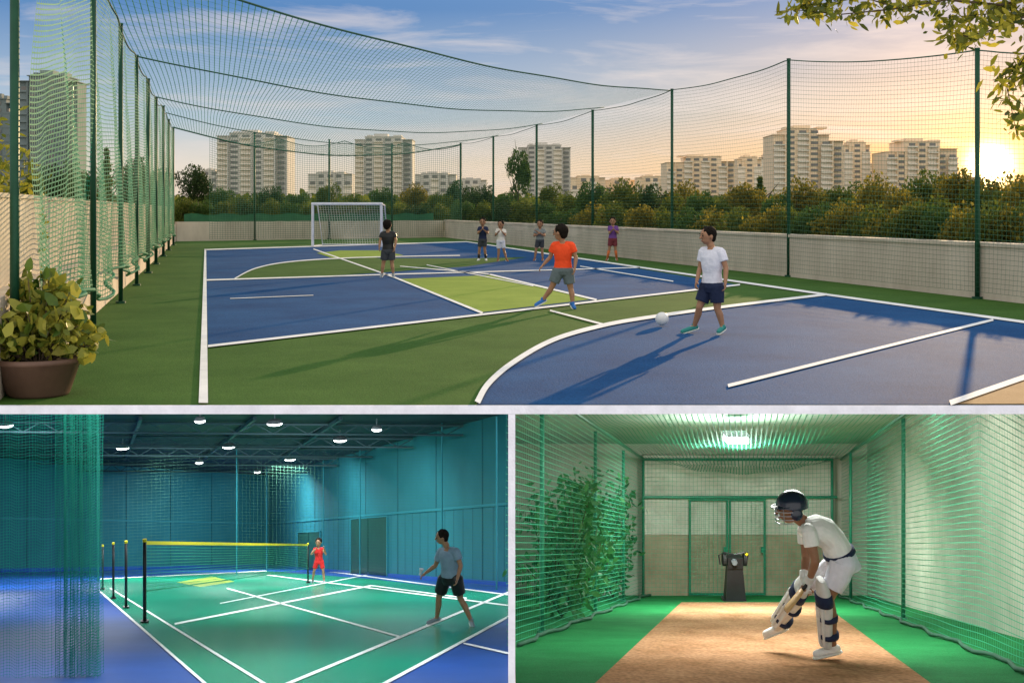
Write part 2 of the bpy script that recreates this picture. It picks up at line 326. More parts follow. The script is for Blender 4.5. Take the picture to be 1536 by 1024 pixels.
def fpost(u,vb,vt,r,label,grp,Y=None):
    Y=Y or F*H1/(vb-315); b=P(u,vb,Y); b.z=zc; t=P(u,vt,Y); o=thing('fence_post',label,'post',b,grp)
    g=G(); g.tube([b,t],r,10); build('pole',g,M['post'],o,True); g=G(); g.tube([b+Vector((0,0,.001)),b+Vector((0,0,.035))],r*2.2,10); build('base_plate',g,M['post'],o)
    g=G(); g.tube([t+Vector((0,0,.0)),t+Vector((0,0,.03))],r*1.15,8); build('cap',g,M['post'],o); return b,t
ordn=['nearest','second','third','fourth','fifth','sixth','seventh','eighth','ninth']
LT=[]
fpost(22,430,-60,.036,'thick dark green fence post behind the potted plant at the left edge','green posts of the left court fence',9.45)
for i,(u,vt) in enumerate([(140,-70),(181,38),(205,85),(222,120),(234,148),(245,160),(253,180),(260,192)]):
    vb=315+(308-u)/.908; LT.append(fpost(u,vb,vt,.035 if i<3 else .045,ordn[i]+' full height green post of the left court fence counting away from the potted plant','green posts of the left court fence'))
RT=[]
for i,(u,vb,vt) in enumerate([(1466,448,75),(1183,415,90),(1008,392,135),(889,376,166),(805,368,188),(740,361,205),(691,357,215)]):
    RT.append(fpost(u,vb,vt,.04 if i<3 else .05,['tall green fence post at the far right of the court near the sunlit trees','green fence post standing right of the white shirted boy','green fence post between the purple topped player and the white shirted boy','green fence post just left of the purple topped player','green fence post beside the thin tall tree','green fence post above the players at the far wall corner','green corner post where the far and right court walls meet'][i],'green posts of the right court fence'))
for i,(u,vt) in enumerate([(382,200),(494,210),(588,216)]):
    vb=362-(u-262)*6/430; fpost(u,vb,vt,.045,['green end fence post left of the goal','green end fence post behind the goal','green end fence post right of the goal'][i],'green posts of the far court fence',YB0+(YB1-YB0)*(u-262)/430-.1)
def linterp(pts):
    pts=np.array([tuple(p) for p in pts]); d=pts[:,1]
    def f(y): return np.stack([np.interp(y,d,pts[:,0]),y,np.interp(y,d,pts[:,2])],-1)
    return f
Lt=linterp([P(22,-60,9.45)]+[t for b,t in LT])
def leftnet(a,b):
    y=9.45+(49.2-9.45)*a; t=Lt(y); x=-1.33-.2556*y+.07*np.sin(y*5.3)*(1-b)+.05*np.sin(y*2.1+b*6); x=np.where(b>.98,t[...,0],x)
    sag=.12*np.abs(np.sin(y*.7)); z0=zc+.30+.30*np.abs(np.sin(y*.55+1)); return np.stack([x,y,z0+(t[...,2]-sag*b-z0)*b],-1)
o=thing('fence_net','green sagging mesh net hung along the left fence posts of the court','net',(XL(20),20,zc))
netmesh('mesh',leftnet,600,70,.012,M['netg'],sa=400,sb=24,parent=o)
def topcable(name,fn,r,parent,m='netd',n=80):
    g=G(); g.tube([fn(i/n) for i in range(n+1)],r,6); build(name,g,M[m],parent,True)
topcable('top_rope',lambda s:Vector(leftnet(np.array(s),np.array(1.0))),.015,o)
topcable('gathered_hem',lambda s:Vector(leftnet(np.array(s),np.array(0.0)))+Vector((.02,0,0)),.022,o,'netg',200)
RTt=[t for b,t in RT]; RTt_s=sorted(RTt,key=lambda p:p.y)
e0=Vector(RTt_s[0]);e1=Vector(RTt_s[1]); RTx=[e0+(e0-e1)*.55]+RTt_s
Rt=linterp(RTx); ys=np.array([p.y for p in RTx])
def sagfn(y):
    k=np.clip(np.searchsorted(ys,y)-1,0,len(ys)-2); f=(y-ys[k])/(ys[k+1]-ys[k]); return .11*4*f*(1-f)
def rightnet(a,b):
    y=ys[0]+(ys[-1]-ys[0])*a; t=Rt(y); z0=zc+.12; x=12.55-.2556*y; x=x+(t[...,0]-x)*b
    return np.stack([x+.03*np.sin(y*1.7+b*5),y,z0+(t[...,2]-sagfn(y)*b-z0)*b],-1)
o=thing('fence_net','fine green mesh net stretched along the right side of the court before the trees','net',(XR(30),30,zc))
netmesh('mesh',rightnet,460,50,.0052,M['netd'],sa=200,sb=12,parent=o)
topcable('top_rope',lambda s:Vector(rightnet(np.array(s),np.array(1.0))),.013,o,n=140)
BA=Vector(LT[-1][1]);BB=Vector(RT[-1][1])
def backnet(a,b):
    x=BA.x+(BB.x-BA.x)*a; y=YB0-.2+(YB1-YB0)*a; zt=BA.z+(BB.z-BA.z)*a-.3*np.abs(np.sin(a*math.pi*4)); return np.stack([x,y,zc+.1+(zt-zc-.1)*b],-1)
o=thing('fence_net','fine green mesh net across the far end of the court behind the goal','net',(-9,59,zc))
netmesh('mesh',backnet,110,46,.013,M['netd'],sa=60,sb=6,parent=o)
topcable('top_rope',lambda s:Vector(backnet(np.array(s),np.array(1.0))),.02,o)
def scr(p,q,z0,z1): 
    g=G(); n=40
    for i in range(n):
        a=Vector(p).lerp(Vector(q),i/n);b=Vector(p).lerp(Vector(q),(i+1)/n); wv=lambda k:.04*math.sin(k*1.9)
        g.add([(a.x,a.y+wv(i),z0),(b.x,b.y+wv(i+1),z0),(b.x,b.y+wv(i+1),z1+.05*math.sin((i+1)*1.3)),(a.x,a.y+wv(i),z1+.05*math.sin(i*1.3))],[(0,1,2,3)])
    return g
tag(build('windscreen',scr((XL(56)+.3,56.1,0),(-4.2,64.2,0),zc+.9,zc+1.25),M['screen']),'dark green windscreen cloth along the top of the far court wall','windscreen')
yl0,yl1=14.2,48.8
def roofnet(a,b):
    yl=yl0+(yl1-yl0)*a; L=Lt(yl); yr=34.0+(63-34.0)*a; R=Rt(yr)
    p=L+(R-L)*b[...,None]; s=4*b*(1-b); ripple=.14*np.abs(np.sin(a*math.pi*4))
    p[...,2]-= s*(.36+.50*a)-s*ripple-.012*np.sin(b*23+a*19); return p
o=thing('overhead_net','large green mesh net sagging overhead across the court','net',(-5,30,2.5))
netmesh('mesh',roofnet,88,150,.022,M['roof'],sa=88,sb=90,parent=o)
for a_ in (0,.25,.5,.75,1): topcable('support_rope',lambda s:Vector(roofnet(np.array(a_),np.array(float(s)))),.016 if a_<1 else .03,o,n=60)
# goal
Yg=F*H1/(370.5-315); gl=thing('goal','white framed goal with white net at the far end of the court','goal',(P(520,370,Yg).x,Yg,zc))
a=P(469,0,Yg);b=P(572,0,Yg); top=P(0,306,Yg).z; x0,x1=a.x,b.x
g=G(); g.tube([(x0,Yg,zc+.01),(x0,Yg,top)],.055,8); build('goalpost',g,M['white'],gl); g=G(); g.tube([(x1,Yg,zc+.01),(x1,Yg,top)],.055,8); build('goalpost',g,M['white'],gl)
g=G(); g.tube([(x0-.05,Yg,top),(x1+.05,Yg,top)],.055,8); build('crossbar',g,M['white'],gl)
g=G(); 
for x in (x0,x1): g.tube([(x,Yg,top),(x,Yg+1.2,top-.05),(x,Yg+2.5,zc+.02),(x,Yg,zc+.03)],.03,6)
g.tube([(x0,Yg+2.5,zc+.03),(x1,Yg+2.5,zc+.03)],.03,6); build('back_frame',g,M['white'],gl)
def gn(a,b): 
    y=Yg+np.where(b<.35,b/.35*1.2,1.2+(b-.35)/.65*1.3); z=np.where(b<.35,top-.05*b/.35,top-.05-(b-.35)/.65*(top-zc-.1)); return np.stack([x0+(x1-x0)*a,y,z],-1)
netmesh('net',gn,26,26,.013,M['netw'],sa=26,sb=20,parent=gl)
bc=P(993,480,F*H1/(490-315)); rb=10/F*bc.y; g=G(); g.ell((bc.x,bc.y,zc+rb+.016),(rb,rb,rb),n=24,m=16)
tag(build('football',g,M['ball'],smooth=True),'white football on the floor in front of the white shirted boy','ball')
# ---------------------------------------------------------------- TERRAIN, TREES, TOWERS
zt=-2.6
g=G(); xs=[-3000,-600,-100,100,600,3000]; ysr=[18,120,600,4000]
g.add([(x,y,zt) for y in ysr for x in xs],[(j*6+i,j*6+i+1,(j+1)*6+i+1,(j+1)*6+i) for j in range(3) for i in range(5)]); struct('ground',g,M['terrain'])
def crown_pts(n,rx,rz,seed,z0,clumps=14,cs_=.40):
    r=np.random.default_rng(seed); cs=r.normal(size=(clumps,3)); cs/=np.linalg.norm(cs,axis=1,keepdims=True); cs*=(r.random((clumps,1))**.4)*np.array([rx,rx,rz])*.8
    out=[]
    for i in range(n):
        c=cs[r.integers(clumps)]; d=r.normal(size=3); d/=np.linalg.norm(d); q=c+d*(.55+.45*r.random())*rx*cs_*np.array([1,1,.8]); out.append(q+[0,0,z0])
    return out
def tree_proto(kind):
    sd=kind*11+3
    if kind in (0,1,2,3,6,7):
        pts=crown_pts(5200,1.5,1.3,sd,2.3,[22,15,26,24,0,0,17,20][kind],.36); cr=leaves('crown',pts,.115,M[['leaf','leafmid','leafbacklit','leafd','','','leafbacklit','leaf'][kind]],seed=sd,aspect=.65)
    elif kind==4:
        r=np.random.default_rng(9); pts=[]
        for i in range(4200):
            h=r.random()**1.3; rad=(1-h)*1.0*(.6+.4*math.sin(h*40)); a=r.random()*6.28; pts.append((math.cos(a)*rad*(.5+.5*r.random()),math.sin(a)*rad,.5+h*3.5))
        cr=leaves('crown',pts,.12,M['leaf'],seed=4,aspect=.5)
    else:
        pts=crown_pts(2900,1.15,1.25,5,2.75,15,.34); cr=leaves('crown',pts,.12,M['leafmid'],seed=8,aspect=.6)
    g=G(); th=2.4 if kind not in (4,5) else 3.2; g.tube([(0,0,0),(.04,.02,th*.5),(0,.03,th)],[.11,.08,.04] if kind!=5 else [.07,.05,.03],7)
    rr=random.Random(kind)
    for i in range(6):
        a=i*1.05+rr.random(); z=th*(.5+.08*i); g.tube([(0,0,z),(math.cos(a)*.5,math.sin(a)*.5,z+.4),(math.cos(a)*.9,math.sin(a)*.9,z+.9)],[.04,.025,.01],5)
    hz=sorted(p[2] for p in pts)[-40]
    tr=build('trunk',g,M['bark']); me=(cr.data,tr.data,hz); bpy.data.objects.remove(cr); bpy.data.objects.remove(tr); return me
protos=[tree_proto(k) for k in range(8)]
nm=['bushy green','spreading dark green','rounded backlit gold','dense dark','conical','tall slender','uneven backlit gold','loose green']
def tree(kind,x,y,z,sx,sz,label,grp):
    o=thing('tree',label,'tree',(x,y,z),grp); o.scale=(sx,sx,sz); o.rotation_euler=(0,0,random.random()*6.28)
    for n,me in zip(('crown','trunk'),protos[kind]):
        c=bpy.data.objects.new(n,me); COL.objects.link(c); c.parent=o
def tree_px(kind,u,vtop,Y,wpx,label,grp='trees beyond the court walls'):
    hgt=(315-vtop)/F*Y-zt; x=(u-768)/F*Y; tree(kind,x,Y,zt,wpx/F*Y/(3.6 if kind!=4 else 2),hgt/protos[kind][2],label,grp)
tree_px(5,778,229,76,66,'tall slender tree rising above the far right corner of the court')
tree_px(4,1140,268,62,72,'conical tree behind the right fence left of the large stepped cream tower')
tree_px(3,290,250,120,70,'dark round tree beyond the far left corner of the court')
tree_px(3,687,274,95,60,'dark round tree above the green corner post of the far fence')
tree_px(4,160,225,60,70,'conical tree seen through the left fence net')
tree_px(3,90,248,55,95,'dark leafy tree seen through the left net below the grey tower')
tree_px(1,128,262,50,80,'spreading green tree seen through the left net right of the grey tower')
tree_px(3,200,240,75,70,'dense dark tree seen through the left net beside the conical tree')
tree_px(1,236,256,95,64,'green tree behind the far end of the left fence')
tree_px(7,48,262,44,80,'loose green tree seen through the left net near the thick post')
cl={}
def lab(kind,where):
    cl[where]=cl.get(where,0)+1; n=cl[where]
    return '%s tree %s, number %d from the left'%(nm[kind],where,n)
TB=[(330,284,95),(368,294,100),(405,282,92),(450,291,105),(492,279,98),(535,293,104),(575,284,95),(622,278,100),(655,291,92),(722,281,92),(760,291,96),(826,279,90)]
for i,(u,vt,Y) in enumerate(TB): k=[1,0,3,1,7,0,1,2,0,3,1,7][i]; tree_px(k,u,vt,Y,60,lab(k,'behind the far court wall'),'trees behind the far court wall')
us=[855,885,905,930,955,980,1005,1030,1055,1085,1112,1172,1200,1232,1262,1290,1322,1350,1382,1410,1445,1475,1510,1550]
for i,u in enumerate(us):
    vt=[291,277,297,273,294,281,298,276,291,299,280,297,272,294,281,297,268,291,263,287,262,284,268,266][i]
    Yw=12.69/((u-768)/F+.2556); Y=Yw*(1.25+.35*random.random())+4; k=[0,1,7,0,6,3,7,2,1,0,6,1,2,0,7,1,2,6,0,2,6,7,2,6][i]
    wp=(74 if vt<290 else 56)*(1+ (u-860)/650); tree_px(k,u,vt,Y,wp,lab(k,'behind the right court wall'),'trees behind the right court wall')
for i,u in enumerate(range(850,1600,38)):
    Yw=12.69/((u-768)/F+.2556); Y=Yw*1.1+2.0; vt=318-14*random.random(); k=[1,2,0,6,7][i%5]
    tree_px(k,u,vt,Y,85*(1+(u-850)/800),'leafy shrub %d along the outside of the right court wall, counted from the far corner'%(i+1),'shrubs along the right court wall')
for i,u in enumerate(range(275,860,32)):
    tree_px([0,1,7,3][i%4],u,308-9*random.random(),74,60,'leafy shrub %d along the outside of the far court wall, counted from the left'%(i+1),'shrubs along the far court wall')
pts=[]; r=np.random.default_rng(3)
for i in range(60000):
    Y=150+330*r.random()**.8; u=-60+1700*r.random(); vt=299-4*math.sin(u*.021+Y*.03)-4*math.sin(u*.083+Y*.05)-2*math.sin(u*.31)+ (480-Y)*.01; hh=(315-vt)/F*Y-zt; z=zt+hh*(r.random()**.45); pts.append(((u-768)/F*Y,Y,z))
o=leaves('woodland',pts,.9,M['leaf'],seed=5,aspect=.8); o['kind']='stuff'; o['label']='far belt of mixed woodland between the court and the towers'
def tower(u0,u1,vt,Y,fl,cols,label,m,steps=(),grp='apartment towers on the skyline'):
    X0,X1=(u0-768)/F*Y,(u1-768)/F*Y; W=X1-X0; top=(315-vt)/F*Y; o=thing('apartment_tower',label,'building',((X0+X1)/2,Y,zt),grp); D=W*.7
    cx=(X0+X1)/2; hgt=top-zt; body=G(); n=cols; bay=W/n
    secs=steps or [(0,.18,.965),(.18,.82,1.0),(.82,1,.965)]
    for (a,b,hf) in secs: body.box((X0+a*W+.002*W,Y+(0 if hf==1 else .3+a),zt),(X0+b*W-.002*W,Y+D-a,zt+hgt*hf*.955))
    build('wall',body,M[m],o); rf=G()
    for i,(a,b,hf) in enumerate(secs): rf.box((X0+a*W-.2,Y-.25,zt+hgt*hf*.956),(X0+b*W+.2,Y+D,zt+hgt*hf*.962))
    rf.box((cx-W*.18,Y+D*.2,zt+hgt*.963),(cx+W*.06,Y+D*.6,zt+hgt)); rf.box((cx+W*.16,Y+D*.2,zt+hgt*.963),(cx+W*.3,Y+D*.6,zt+hgt*.985)); rf.box((cx-W*.30,Y+D*.2,zt+hgt*.963),(cx-W*.22,Y+D*.6,zt+hgt*.985))
    build('roof',rf,M[m],o)
    fh=hgt*.95/fl
    g=G(); g.box((-bay*.30,-.10,fh*.3),(bay*.30,.02,fh*.78)); wme=bpy.data.meshes.new('window'); wme.from_pydata(g.v,[],g.f); wme.materials.append(M['glass'])
    def hat(c):
        f=(c+.5)/n; return max([hf for a,b,hf in secs if a<=f<=b] or [1])
    for f in range(fl):
        for c in range(n):
            if (f+1)*fh>hgt*.955*hat(c): continue
            wo=bpy.data.objects.new('window',wme); COL.objects.link(wo); wo.parent=o; wo.location=(X0+(c+.5)*bay-cx,(0.0 if hat(c)==1 else .3),f*fh)
    bm_='bal' if m!='bldd' else 'bldd'
    for c in range(0,n,2):
        x=X0+(c+.5)*bay; pr=[(Y-.12,zt)]
        yo,yi=Y-W*.05,Y-.14
        for f in range(fl):
            if (f+1)*fh>hgt*.955*hat(c): continue
            z=zt+f*fh; pr+=[(yi,z+.01),(yo,z+.01),(yo,z+fh*.26),(yi,z+fh*.26)]
        pr.append((Y-.12,pr[-1][1])); pr=pr[::-1]
        b=G(); b.prism([(x-bay*.46,y,z) for y,z in pr],[(x+bay*.46,y,z) for y,z in pr]); build('balcony_stack',b,M[bm_],o)
    for c in range(1,n,2):
        b=G(); x=X0+(c)*bay; b.box((x-bay*.05,Y-W*.045,zt),(x+bay*.05,Y-.01,zt+hgt*.95*min(hat(c),hat(c-1)))); build('pier',b,M[m],o)
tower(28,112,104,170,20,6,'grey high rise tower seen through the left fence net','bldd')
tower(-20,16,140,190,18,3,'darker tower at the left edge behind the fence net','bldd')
tower(325,430,194,420,16,6,'grey white tower above the left of the goal, seen under the overhead net','bld')
tower(532,618,200,450,16,6,'pale balconied tower just right of the goal','bld')
tower(778,856,213,470,15,6,'pale tower behind the tall slender tree','bld')
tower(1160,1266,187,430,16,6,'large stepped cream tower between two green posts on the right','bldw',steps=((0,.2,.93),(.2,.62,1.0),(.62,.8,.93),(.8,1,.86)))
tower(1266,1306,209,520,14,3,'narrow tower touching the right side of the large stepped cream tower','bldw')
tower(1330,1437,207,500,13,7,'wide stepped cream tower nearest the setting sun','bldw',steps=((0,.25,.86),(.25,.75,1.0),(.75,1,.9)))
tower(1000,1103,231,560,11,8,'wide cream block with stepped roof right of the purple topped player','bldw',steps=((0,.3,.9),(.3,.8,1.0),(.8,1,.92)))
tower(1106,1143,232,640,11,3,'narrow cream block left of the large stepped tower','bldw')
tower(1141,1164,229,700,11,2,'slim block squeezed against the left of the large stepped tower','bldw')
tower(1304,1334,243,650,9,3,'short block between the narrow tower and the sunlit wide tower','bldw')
tower(303,327,252,500,7,2,'small grey block left of the grey white tower','bld')
tower(462,528,256,700,6,5,'low grey block on the skyline above the goal','bld')
tower(620,684,257,700,6,5,'low grey block right of the pale balconied tower','bld')
tower(684,730,266,900,5,4,'lowest grey block between two green posts at the far corner','bld')
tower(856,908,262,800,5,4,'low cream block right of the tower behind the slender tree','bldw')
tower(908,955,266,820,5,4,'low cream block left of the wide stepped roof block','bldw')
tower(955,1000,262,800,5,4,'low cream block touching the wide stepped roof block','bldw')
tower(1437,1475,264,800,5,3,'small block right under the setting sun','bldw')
# ---------------------------------------------------------------- foreground plants
Yp=9.42; pc=P(58,600,Yp); pc.z=zc
o=thing('potted_plant','large leafy plant in a brown pot at the near left corner of the court','plant',pc)
g=G(); hp=.30
prof=[(.0,.0),(.22,.0),(.235,.02),(.315,hp-.04),(.345,hp-.04),(.35,hp),(.32,hp),(.30,hp-.05),(0,hp-.05)]
n=28; vs=[(pc.x+r_*math.cos(2*math.pi*k/n),pc.y+r_*math.sin(2*math.pi*k/n),zc+.001+z_) for r_,z_ in prof for k in range(n)]
g.add(vs,[(i*n+k,i*n+(k+1)%n,(i+1)*n+(k+1)%n,(i+1)*n+k) for i in range(len(prof)-1) for k in range(n)]); build('pot',g,M['pot'],o,True)
g=G(); g.ell((pc.x,pc.y,zc+hp-.05),(.3,.3,.03)); build('soil',g,M['soil'],o)
r=np.random.default_rng(21); L=[]; g=G()
for i in range(58):
    a=r.random()*6.28; rad=.12+.46*r.random(); h=.04+.62*r.random()*(1.12-rad); b=Vector((pc.x+math.cos(a)*.08,pc.y+math.sin(a)*.08,zc+hp-.05)); t=Vector((pc.x-.05+math.cos(a)*rad,pc.y+math.sin(a)*rad*.7,zc+hp+h))
    g.tube([b,b.lerp(t,.5)+Vector((0,0,.06)),t],[.008,.006,.003],5)
    for j in range(17):
        q=b.lerp(t,.4+.65*r.random()); L.append((q.x+r.normal()*.04,q.y+r.normal()*.04,q.z+r.normal()*.035+.02))
build('stem',g,M['bark'],o); leaves('foliage',L,.115,M['leafp'],o,aspect=.6,seed=3,droop=(0,-.2,.25))
sp=P(6,330,12.5); o=thing('shrub','tall yellow green shrub outside the left wall behind the thick post','shrub',(sp.x-.15,12.5,zt))
pts=[(sp.x-.08+r.normal()*.18,12.5+r.normal()*.25,-.05+r.normal()*.36) for i in range(1100)]; leaves('foliage',pts,.11,M['leafy'],o,aspect=.35,seed=9)
g=G(); 
for i in range(8): g.tube([(sp.x-.15,12.5,zt),(sp.x-.15+r.normal()*.1,12.5,-.9),(sp.x-.15+r.normal()*.15,12.5+r.normal()*.2,.1)],[.02,.015,.005],5)
build('stem',g,M['bark'],o)
o=thing('tree','overhanging leafy branch of a near tree in the top right corner','tree',(4.7,9.6,zc))
g=G(); g.tube([(4.7,9.6,zc),(4.65,9.5,.6),(4.4,9.0,2.2)],[.12,.10,.07],10); build('trunk',g,M['bark'],o,True)
g=G(); L=[]
def twig(pts,r0,nl,spread,Y=8.2):
    W=[P(u,v,Y+dy) for u,v,dy in pts]; nl=int(nl*1.5)
    g.tube(W,[r0*(1-.8*i/(len(W)-1)) for i in range(len(W))],6)
    for i in range(nl):
        t=r.random()*(len(W)-1); k=int(t); q=W[k].lerp(W[min(k+1,len(W)-1)],t-k); L.append((q.x+r.normal()*spread,q.y+r.normal()*spread*1.2,q.z+r.normal()*spread*.75))
g.tube([(4.4,9.0,2.2),P(1600,-40,8.6),P(1560,10,8.4)],[.05,.03,.02],6)
twig([(1580,-10,.3),(1500,8,.1),(1420,0,0),(1340,14,0),(1260,22,0),(1180,14,0)],.012,230,.05)
twig([(1340,10,0),(1290,-5,.1),(1230,8,.1),(1200,-2,0)],.006,90,.045)
twig([(1580,0,0),(1510,40,-.1),(1450,55,-.1),(1425,48,0)],.01,150,.06)
twig([(1580,30,0),(1540,80,0),(1510,130,0),(1525,200,0)],.009,120,.05)
twig([(1600,-10,0),(1545,25,0),(1500,20,.2),(1400,28,.2)],.009,150,.06)
twig([(1590,90,0),(1550,110,0),(1500,105,0)],.005,45,.04)
build('branch',g,M['bark'],o,True); h_=len(L); random.shuffle(L); leaves('foliage',L[:h_//2],.08,M['leafy'],o,aspect=.4,seed=12,droop=(-.2,0,-.35)); leaves('foliage',L[h_//2:],.08,M['leafo'],o,aspect=.4,seed=13,droop=(-.2,0,-.35))
# ---------------------------------------------------------------- PEOPLE
def hand(g,wr,el,s,curl=.6,side=1):
    d=(wr-el).normalized(); 
    ref=Vector((0,1,0)) if abs(d.y)<.8 else Vector((1,0,0)); nrm=d.cross(ref).normalized(); lat=nrm.cross(d).normalized()
    pl=.085*s; c=wr+d*pl*.5
    g.ell(c,(.040*s,.019*s,.052*s),lat,nrm,d,12,8)
    for i,(off,L) in enumerate([(-.027,.068),(-.009,.078),(.010,.072),(.027,.056)]):
        b=wr+d*pl*.88+lat*off*s; k1=b+(d*(1-curl*.25)+nrm*side*curl*.4).normalized()*L*.5*s; k2=k1+(d*(1-curl)+nrm*side*curl*1.1).normalized()*L*.55*s
        g.cap(b,k1,.0095*s,.009*s,8,3); g.cap(k1,k2,.009*s,.0075*s,8,3)
    b=wr+d*pl*.3-lat*.028*s; k1=b+(d*.7-lat*.8+nrm*side*.3).normalized()*.04*s; k2=k1+(d*.95-lat*.2+nrm*side*.4).normalized()*.032*s
    g.cap(b,k1,.012*s,.0105*s,8,3); g.cap(k1,k2,.0105*s,.009*s,8,3)
def person(label,Y,J,face,hh,stat,cloths,skin='skin',vox=.008,sleeve=.6,shortf=.72,group=None,curl=.6,hairlen=0,socks=None,build_w=1.0,helmet=False,shirt_long=0,z0=None,loose=1.0,belt=None,hem=1.0):
    k=stat/1.75; bw=build_w
    Q={n:P(t[0],t[1],Y+(t[2] if len(t)>2 else 0)) for n,t in J.items()}
    base=(Q['anL']+Q['anR'])/2; base.z=z0 if z0 is not None else base.z
    root=thing('person',label,'person',base,group)
    fd=Vector((math.cos(math.radians(face[0])),math.sin(math.radians(face[0])),math.sin(math.radians(face[1])))).normalized()
    sd_=fd.cross(Vector((0,0,1))).normalized(); up=sd_.cross(fd).normalized()
    hc=Q['head']; r=hh/2
    B=G()
    B.ell(hc+up*r*.12,(r*.74,r*.88,r*.86),sd_,fd,up,20,14)
    B.ell(hc-up*r*.38+fd*r*.16,(r*.56,r*.62,r*.60),sd_,fd,up,18,12)
    B.cap(hc+fd*r*.82+up*r*.12,hc+fd*r*.98-up*r*.18,r*.08,r*.14,8,4)
    B.ell(hc+fd*r*.72-up*r*.52,(r*.26,r*.12,r*.08),sd_,fd,up,10,6)
    for s in (-1,1): B.ell(hc+sd_*s*r*.76-fd*r*.02-up*r*.05,(r*.09,r*.2,r*.28),sd_,fd,up,10,8)
    neckb=Q['neck']; B.cap(hc-up*r*.45-fd*r*.15,neckb,.052*k,.06*k)
    shm=(Q['shL']+Q['shR'])/2; him=(Q['hipL']+Q['hipR'])/2
    sv=(Q['shR']-Q['shL']); sv.normalize(); hv=(Q['hipR']-Q['hipL']).normalized(); ax=(shm-him); Lt_=ax.length; ax.normalize()
    bulge=Vector((0,0,0))
    if 'bend' in Q: bulge=Q['bend']-(shm+him)/2
    def sec(t,wd,dp,e):
        tt=min(max(t,0),1); c=him+ax*Lt_*t+bulge*(4*tt*(1-tt)); tg=(ax*Lt_+bulge*(4*(1-2*tt))).normalized()
        s_=hv.lerp(sv,tt).normalized(); s_=(s_-tg*s_.dot(tg)).normalized(); d_=tg.cross(s_).normalized()
        return (c,s_*max(wd*k*bw+e,.02),d_*(dp*k*bw+e))
    def torso(e,t0,t1):
        prof=[(-.16,.125,.095),(-.02,.158,.115),(.12,.155,.11),(.38,.135,.098),(.62,.155,.112),(.82,.170,.112),(.95,.155,.09),(1.04,.095,.07),(1.12,.05,.05)]
        return [sec(t,wd,dp,e) for t,wd,dp in prof if t0-1e-6<=t<=t1+1e-6]
    B.loft(torso(0,-.2,1.2))
    for s in 'LR':
        B.cap(shm.lerp(Q['sh'+s],.6),Q['sh'+s],.065*k,.052*k); B.cap(Q['sh'+s],Q['el'+s],.052*k*bw,.039*k); m_=Q['el'+s].lerp(Q['wr'+s],.3)
        B.cap(Q['el'+s],m_,.039*k,.041*k); B.cap(m_,Q['wr'+s],.04*k,.026*k)
        hand(B,Q['wr'+s],Q['el'+s],max(k,.75)*1.0,curl,1 if s=='L' else -1)
        B.cap(Q['hip'+s],Q['kn'+s],.088*k*bw,.055*k); m_=Q['kn'+s].lerp(Q['an'+s],.35)+(-fd*.012*k); B.cap(Q['kn'+s],m_,.053*k,.057*k); B.cap(m_,Q['an'+s],.056*k,.034*k)
        B.cap(Q['an'+s],Q['to'+s],.036*k,.028*k)
    solid('body',B,M[skin],root,vox,3)
    for s in (-1,1):
        g=G(); g.ell(hc+fd*r*.84+sd_*s*r*.30+up*r*.08,(r*.12,r*.06,r*.065),sd_,fd,up,8,6); build('eye',g,M['eye'],root,True)
        g=G(); g.ell(hc+fd*r*.86+sd_*s*r*.30+up*r*.28,(r*.18,r*.05,r*.035),sd_,fd,up,8,6); build('eyebrow',g,M['hair'],root,True)
    g=G(); g.ell(hc+fd*r*.82-up*r*.52,(r*.2,r*.06,r*.05),sd_,fd,up,10,6); build('mouth',g,M['lip'],root,True)
    if not helmet:
        hg=G(); hg.ell(hc+up*r*.26-fd*r*.16,(r*.84,r*.90,r*.84),sd_,fd,up,20,14); hg.ell(hc-up*r*.18-fd*r*.42,(r*.66,r*.5,r*.62),sd_,fd,up,16,10)
        rr=random.Random(int(Y*100))
        for i in range(46):
            a=rr.random()*6.28; e_=rr.random()*1.2+.25; q=hc+up*r*.26-fd*r*.16+(sd_*math.cos(a)*math.cos(e_)+fd*math.sin(a)*math.cos(e_))*r*.84+up*math.sin(e_)*r*.82
            dr=(q-hc).normalized(); hg.cap(q-dr*r*.1,q+dr*r*.10+fd*r*.06-up*r*.05,r*.15,r*.06,7,3)
        if hairlen: hg.cap(hc-fd*r*.7,hc-fd*r*.8-up*r*(1+hairlen),r*.4,r*.25)
        solid('hair',hg,M['hair'],root,max(vox*.9,.006),1)
    T=G(); e=.014*k*loose; T.loft(torso(e,-.03-shirt_long,1.06)); 
    for s in 'LR':
        T.cap(shm.lerp(Q['sh'+s],.5),Q['sh'+s],.075*k,.064*k)
        if sleeve>0:
            en=Q['sh'+s].lerp(Q['el'+s],sleeve); T.tube([Q['sh'+s],Q['sh'+s].lerp(en,.5),en],[.066*k*loose,.067*k*loose,.066*k*loose],14)
    solid('shirt',T,M[cloths[0]],root,vox,2)
    S=G(); e=.018*k*loose; S.loft(torso(e,-.2,.13))
    for s in 'LR':
        en=Q['hip'+s].lerp(Q['kn'+s],shortf); S.tube([Q['hip'+s]+ax*.02,Q['hip'+s].lerp(en,.5),en],[.098*k*bw*loose,.094*k*bw*loose,.088*k*bw*loose*hem],16)
        S.ell(Q['hip'+s],(.105*k*bw,)*3)
    solid('shorts',S,M[cloths[1]],root,vox,2)
    if belt: g=G(); g.loft([sec(.13,.157,.112,.024*k*loose),sec(.19,.153,.109,.024*k*loose)],24); build('belt',g,M[belt],root,True)
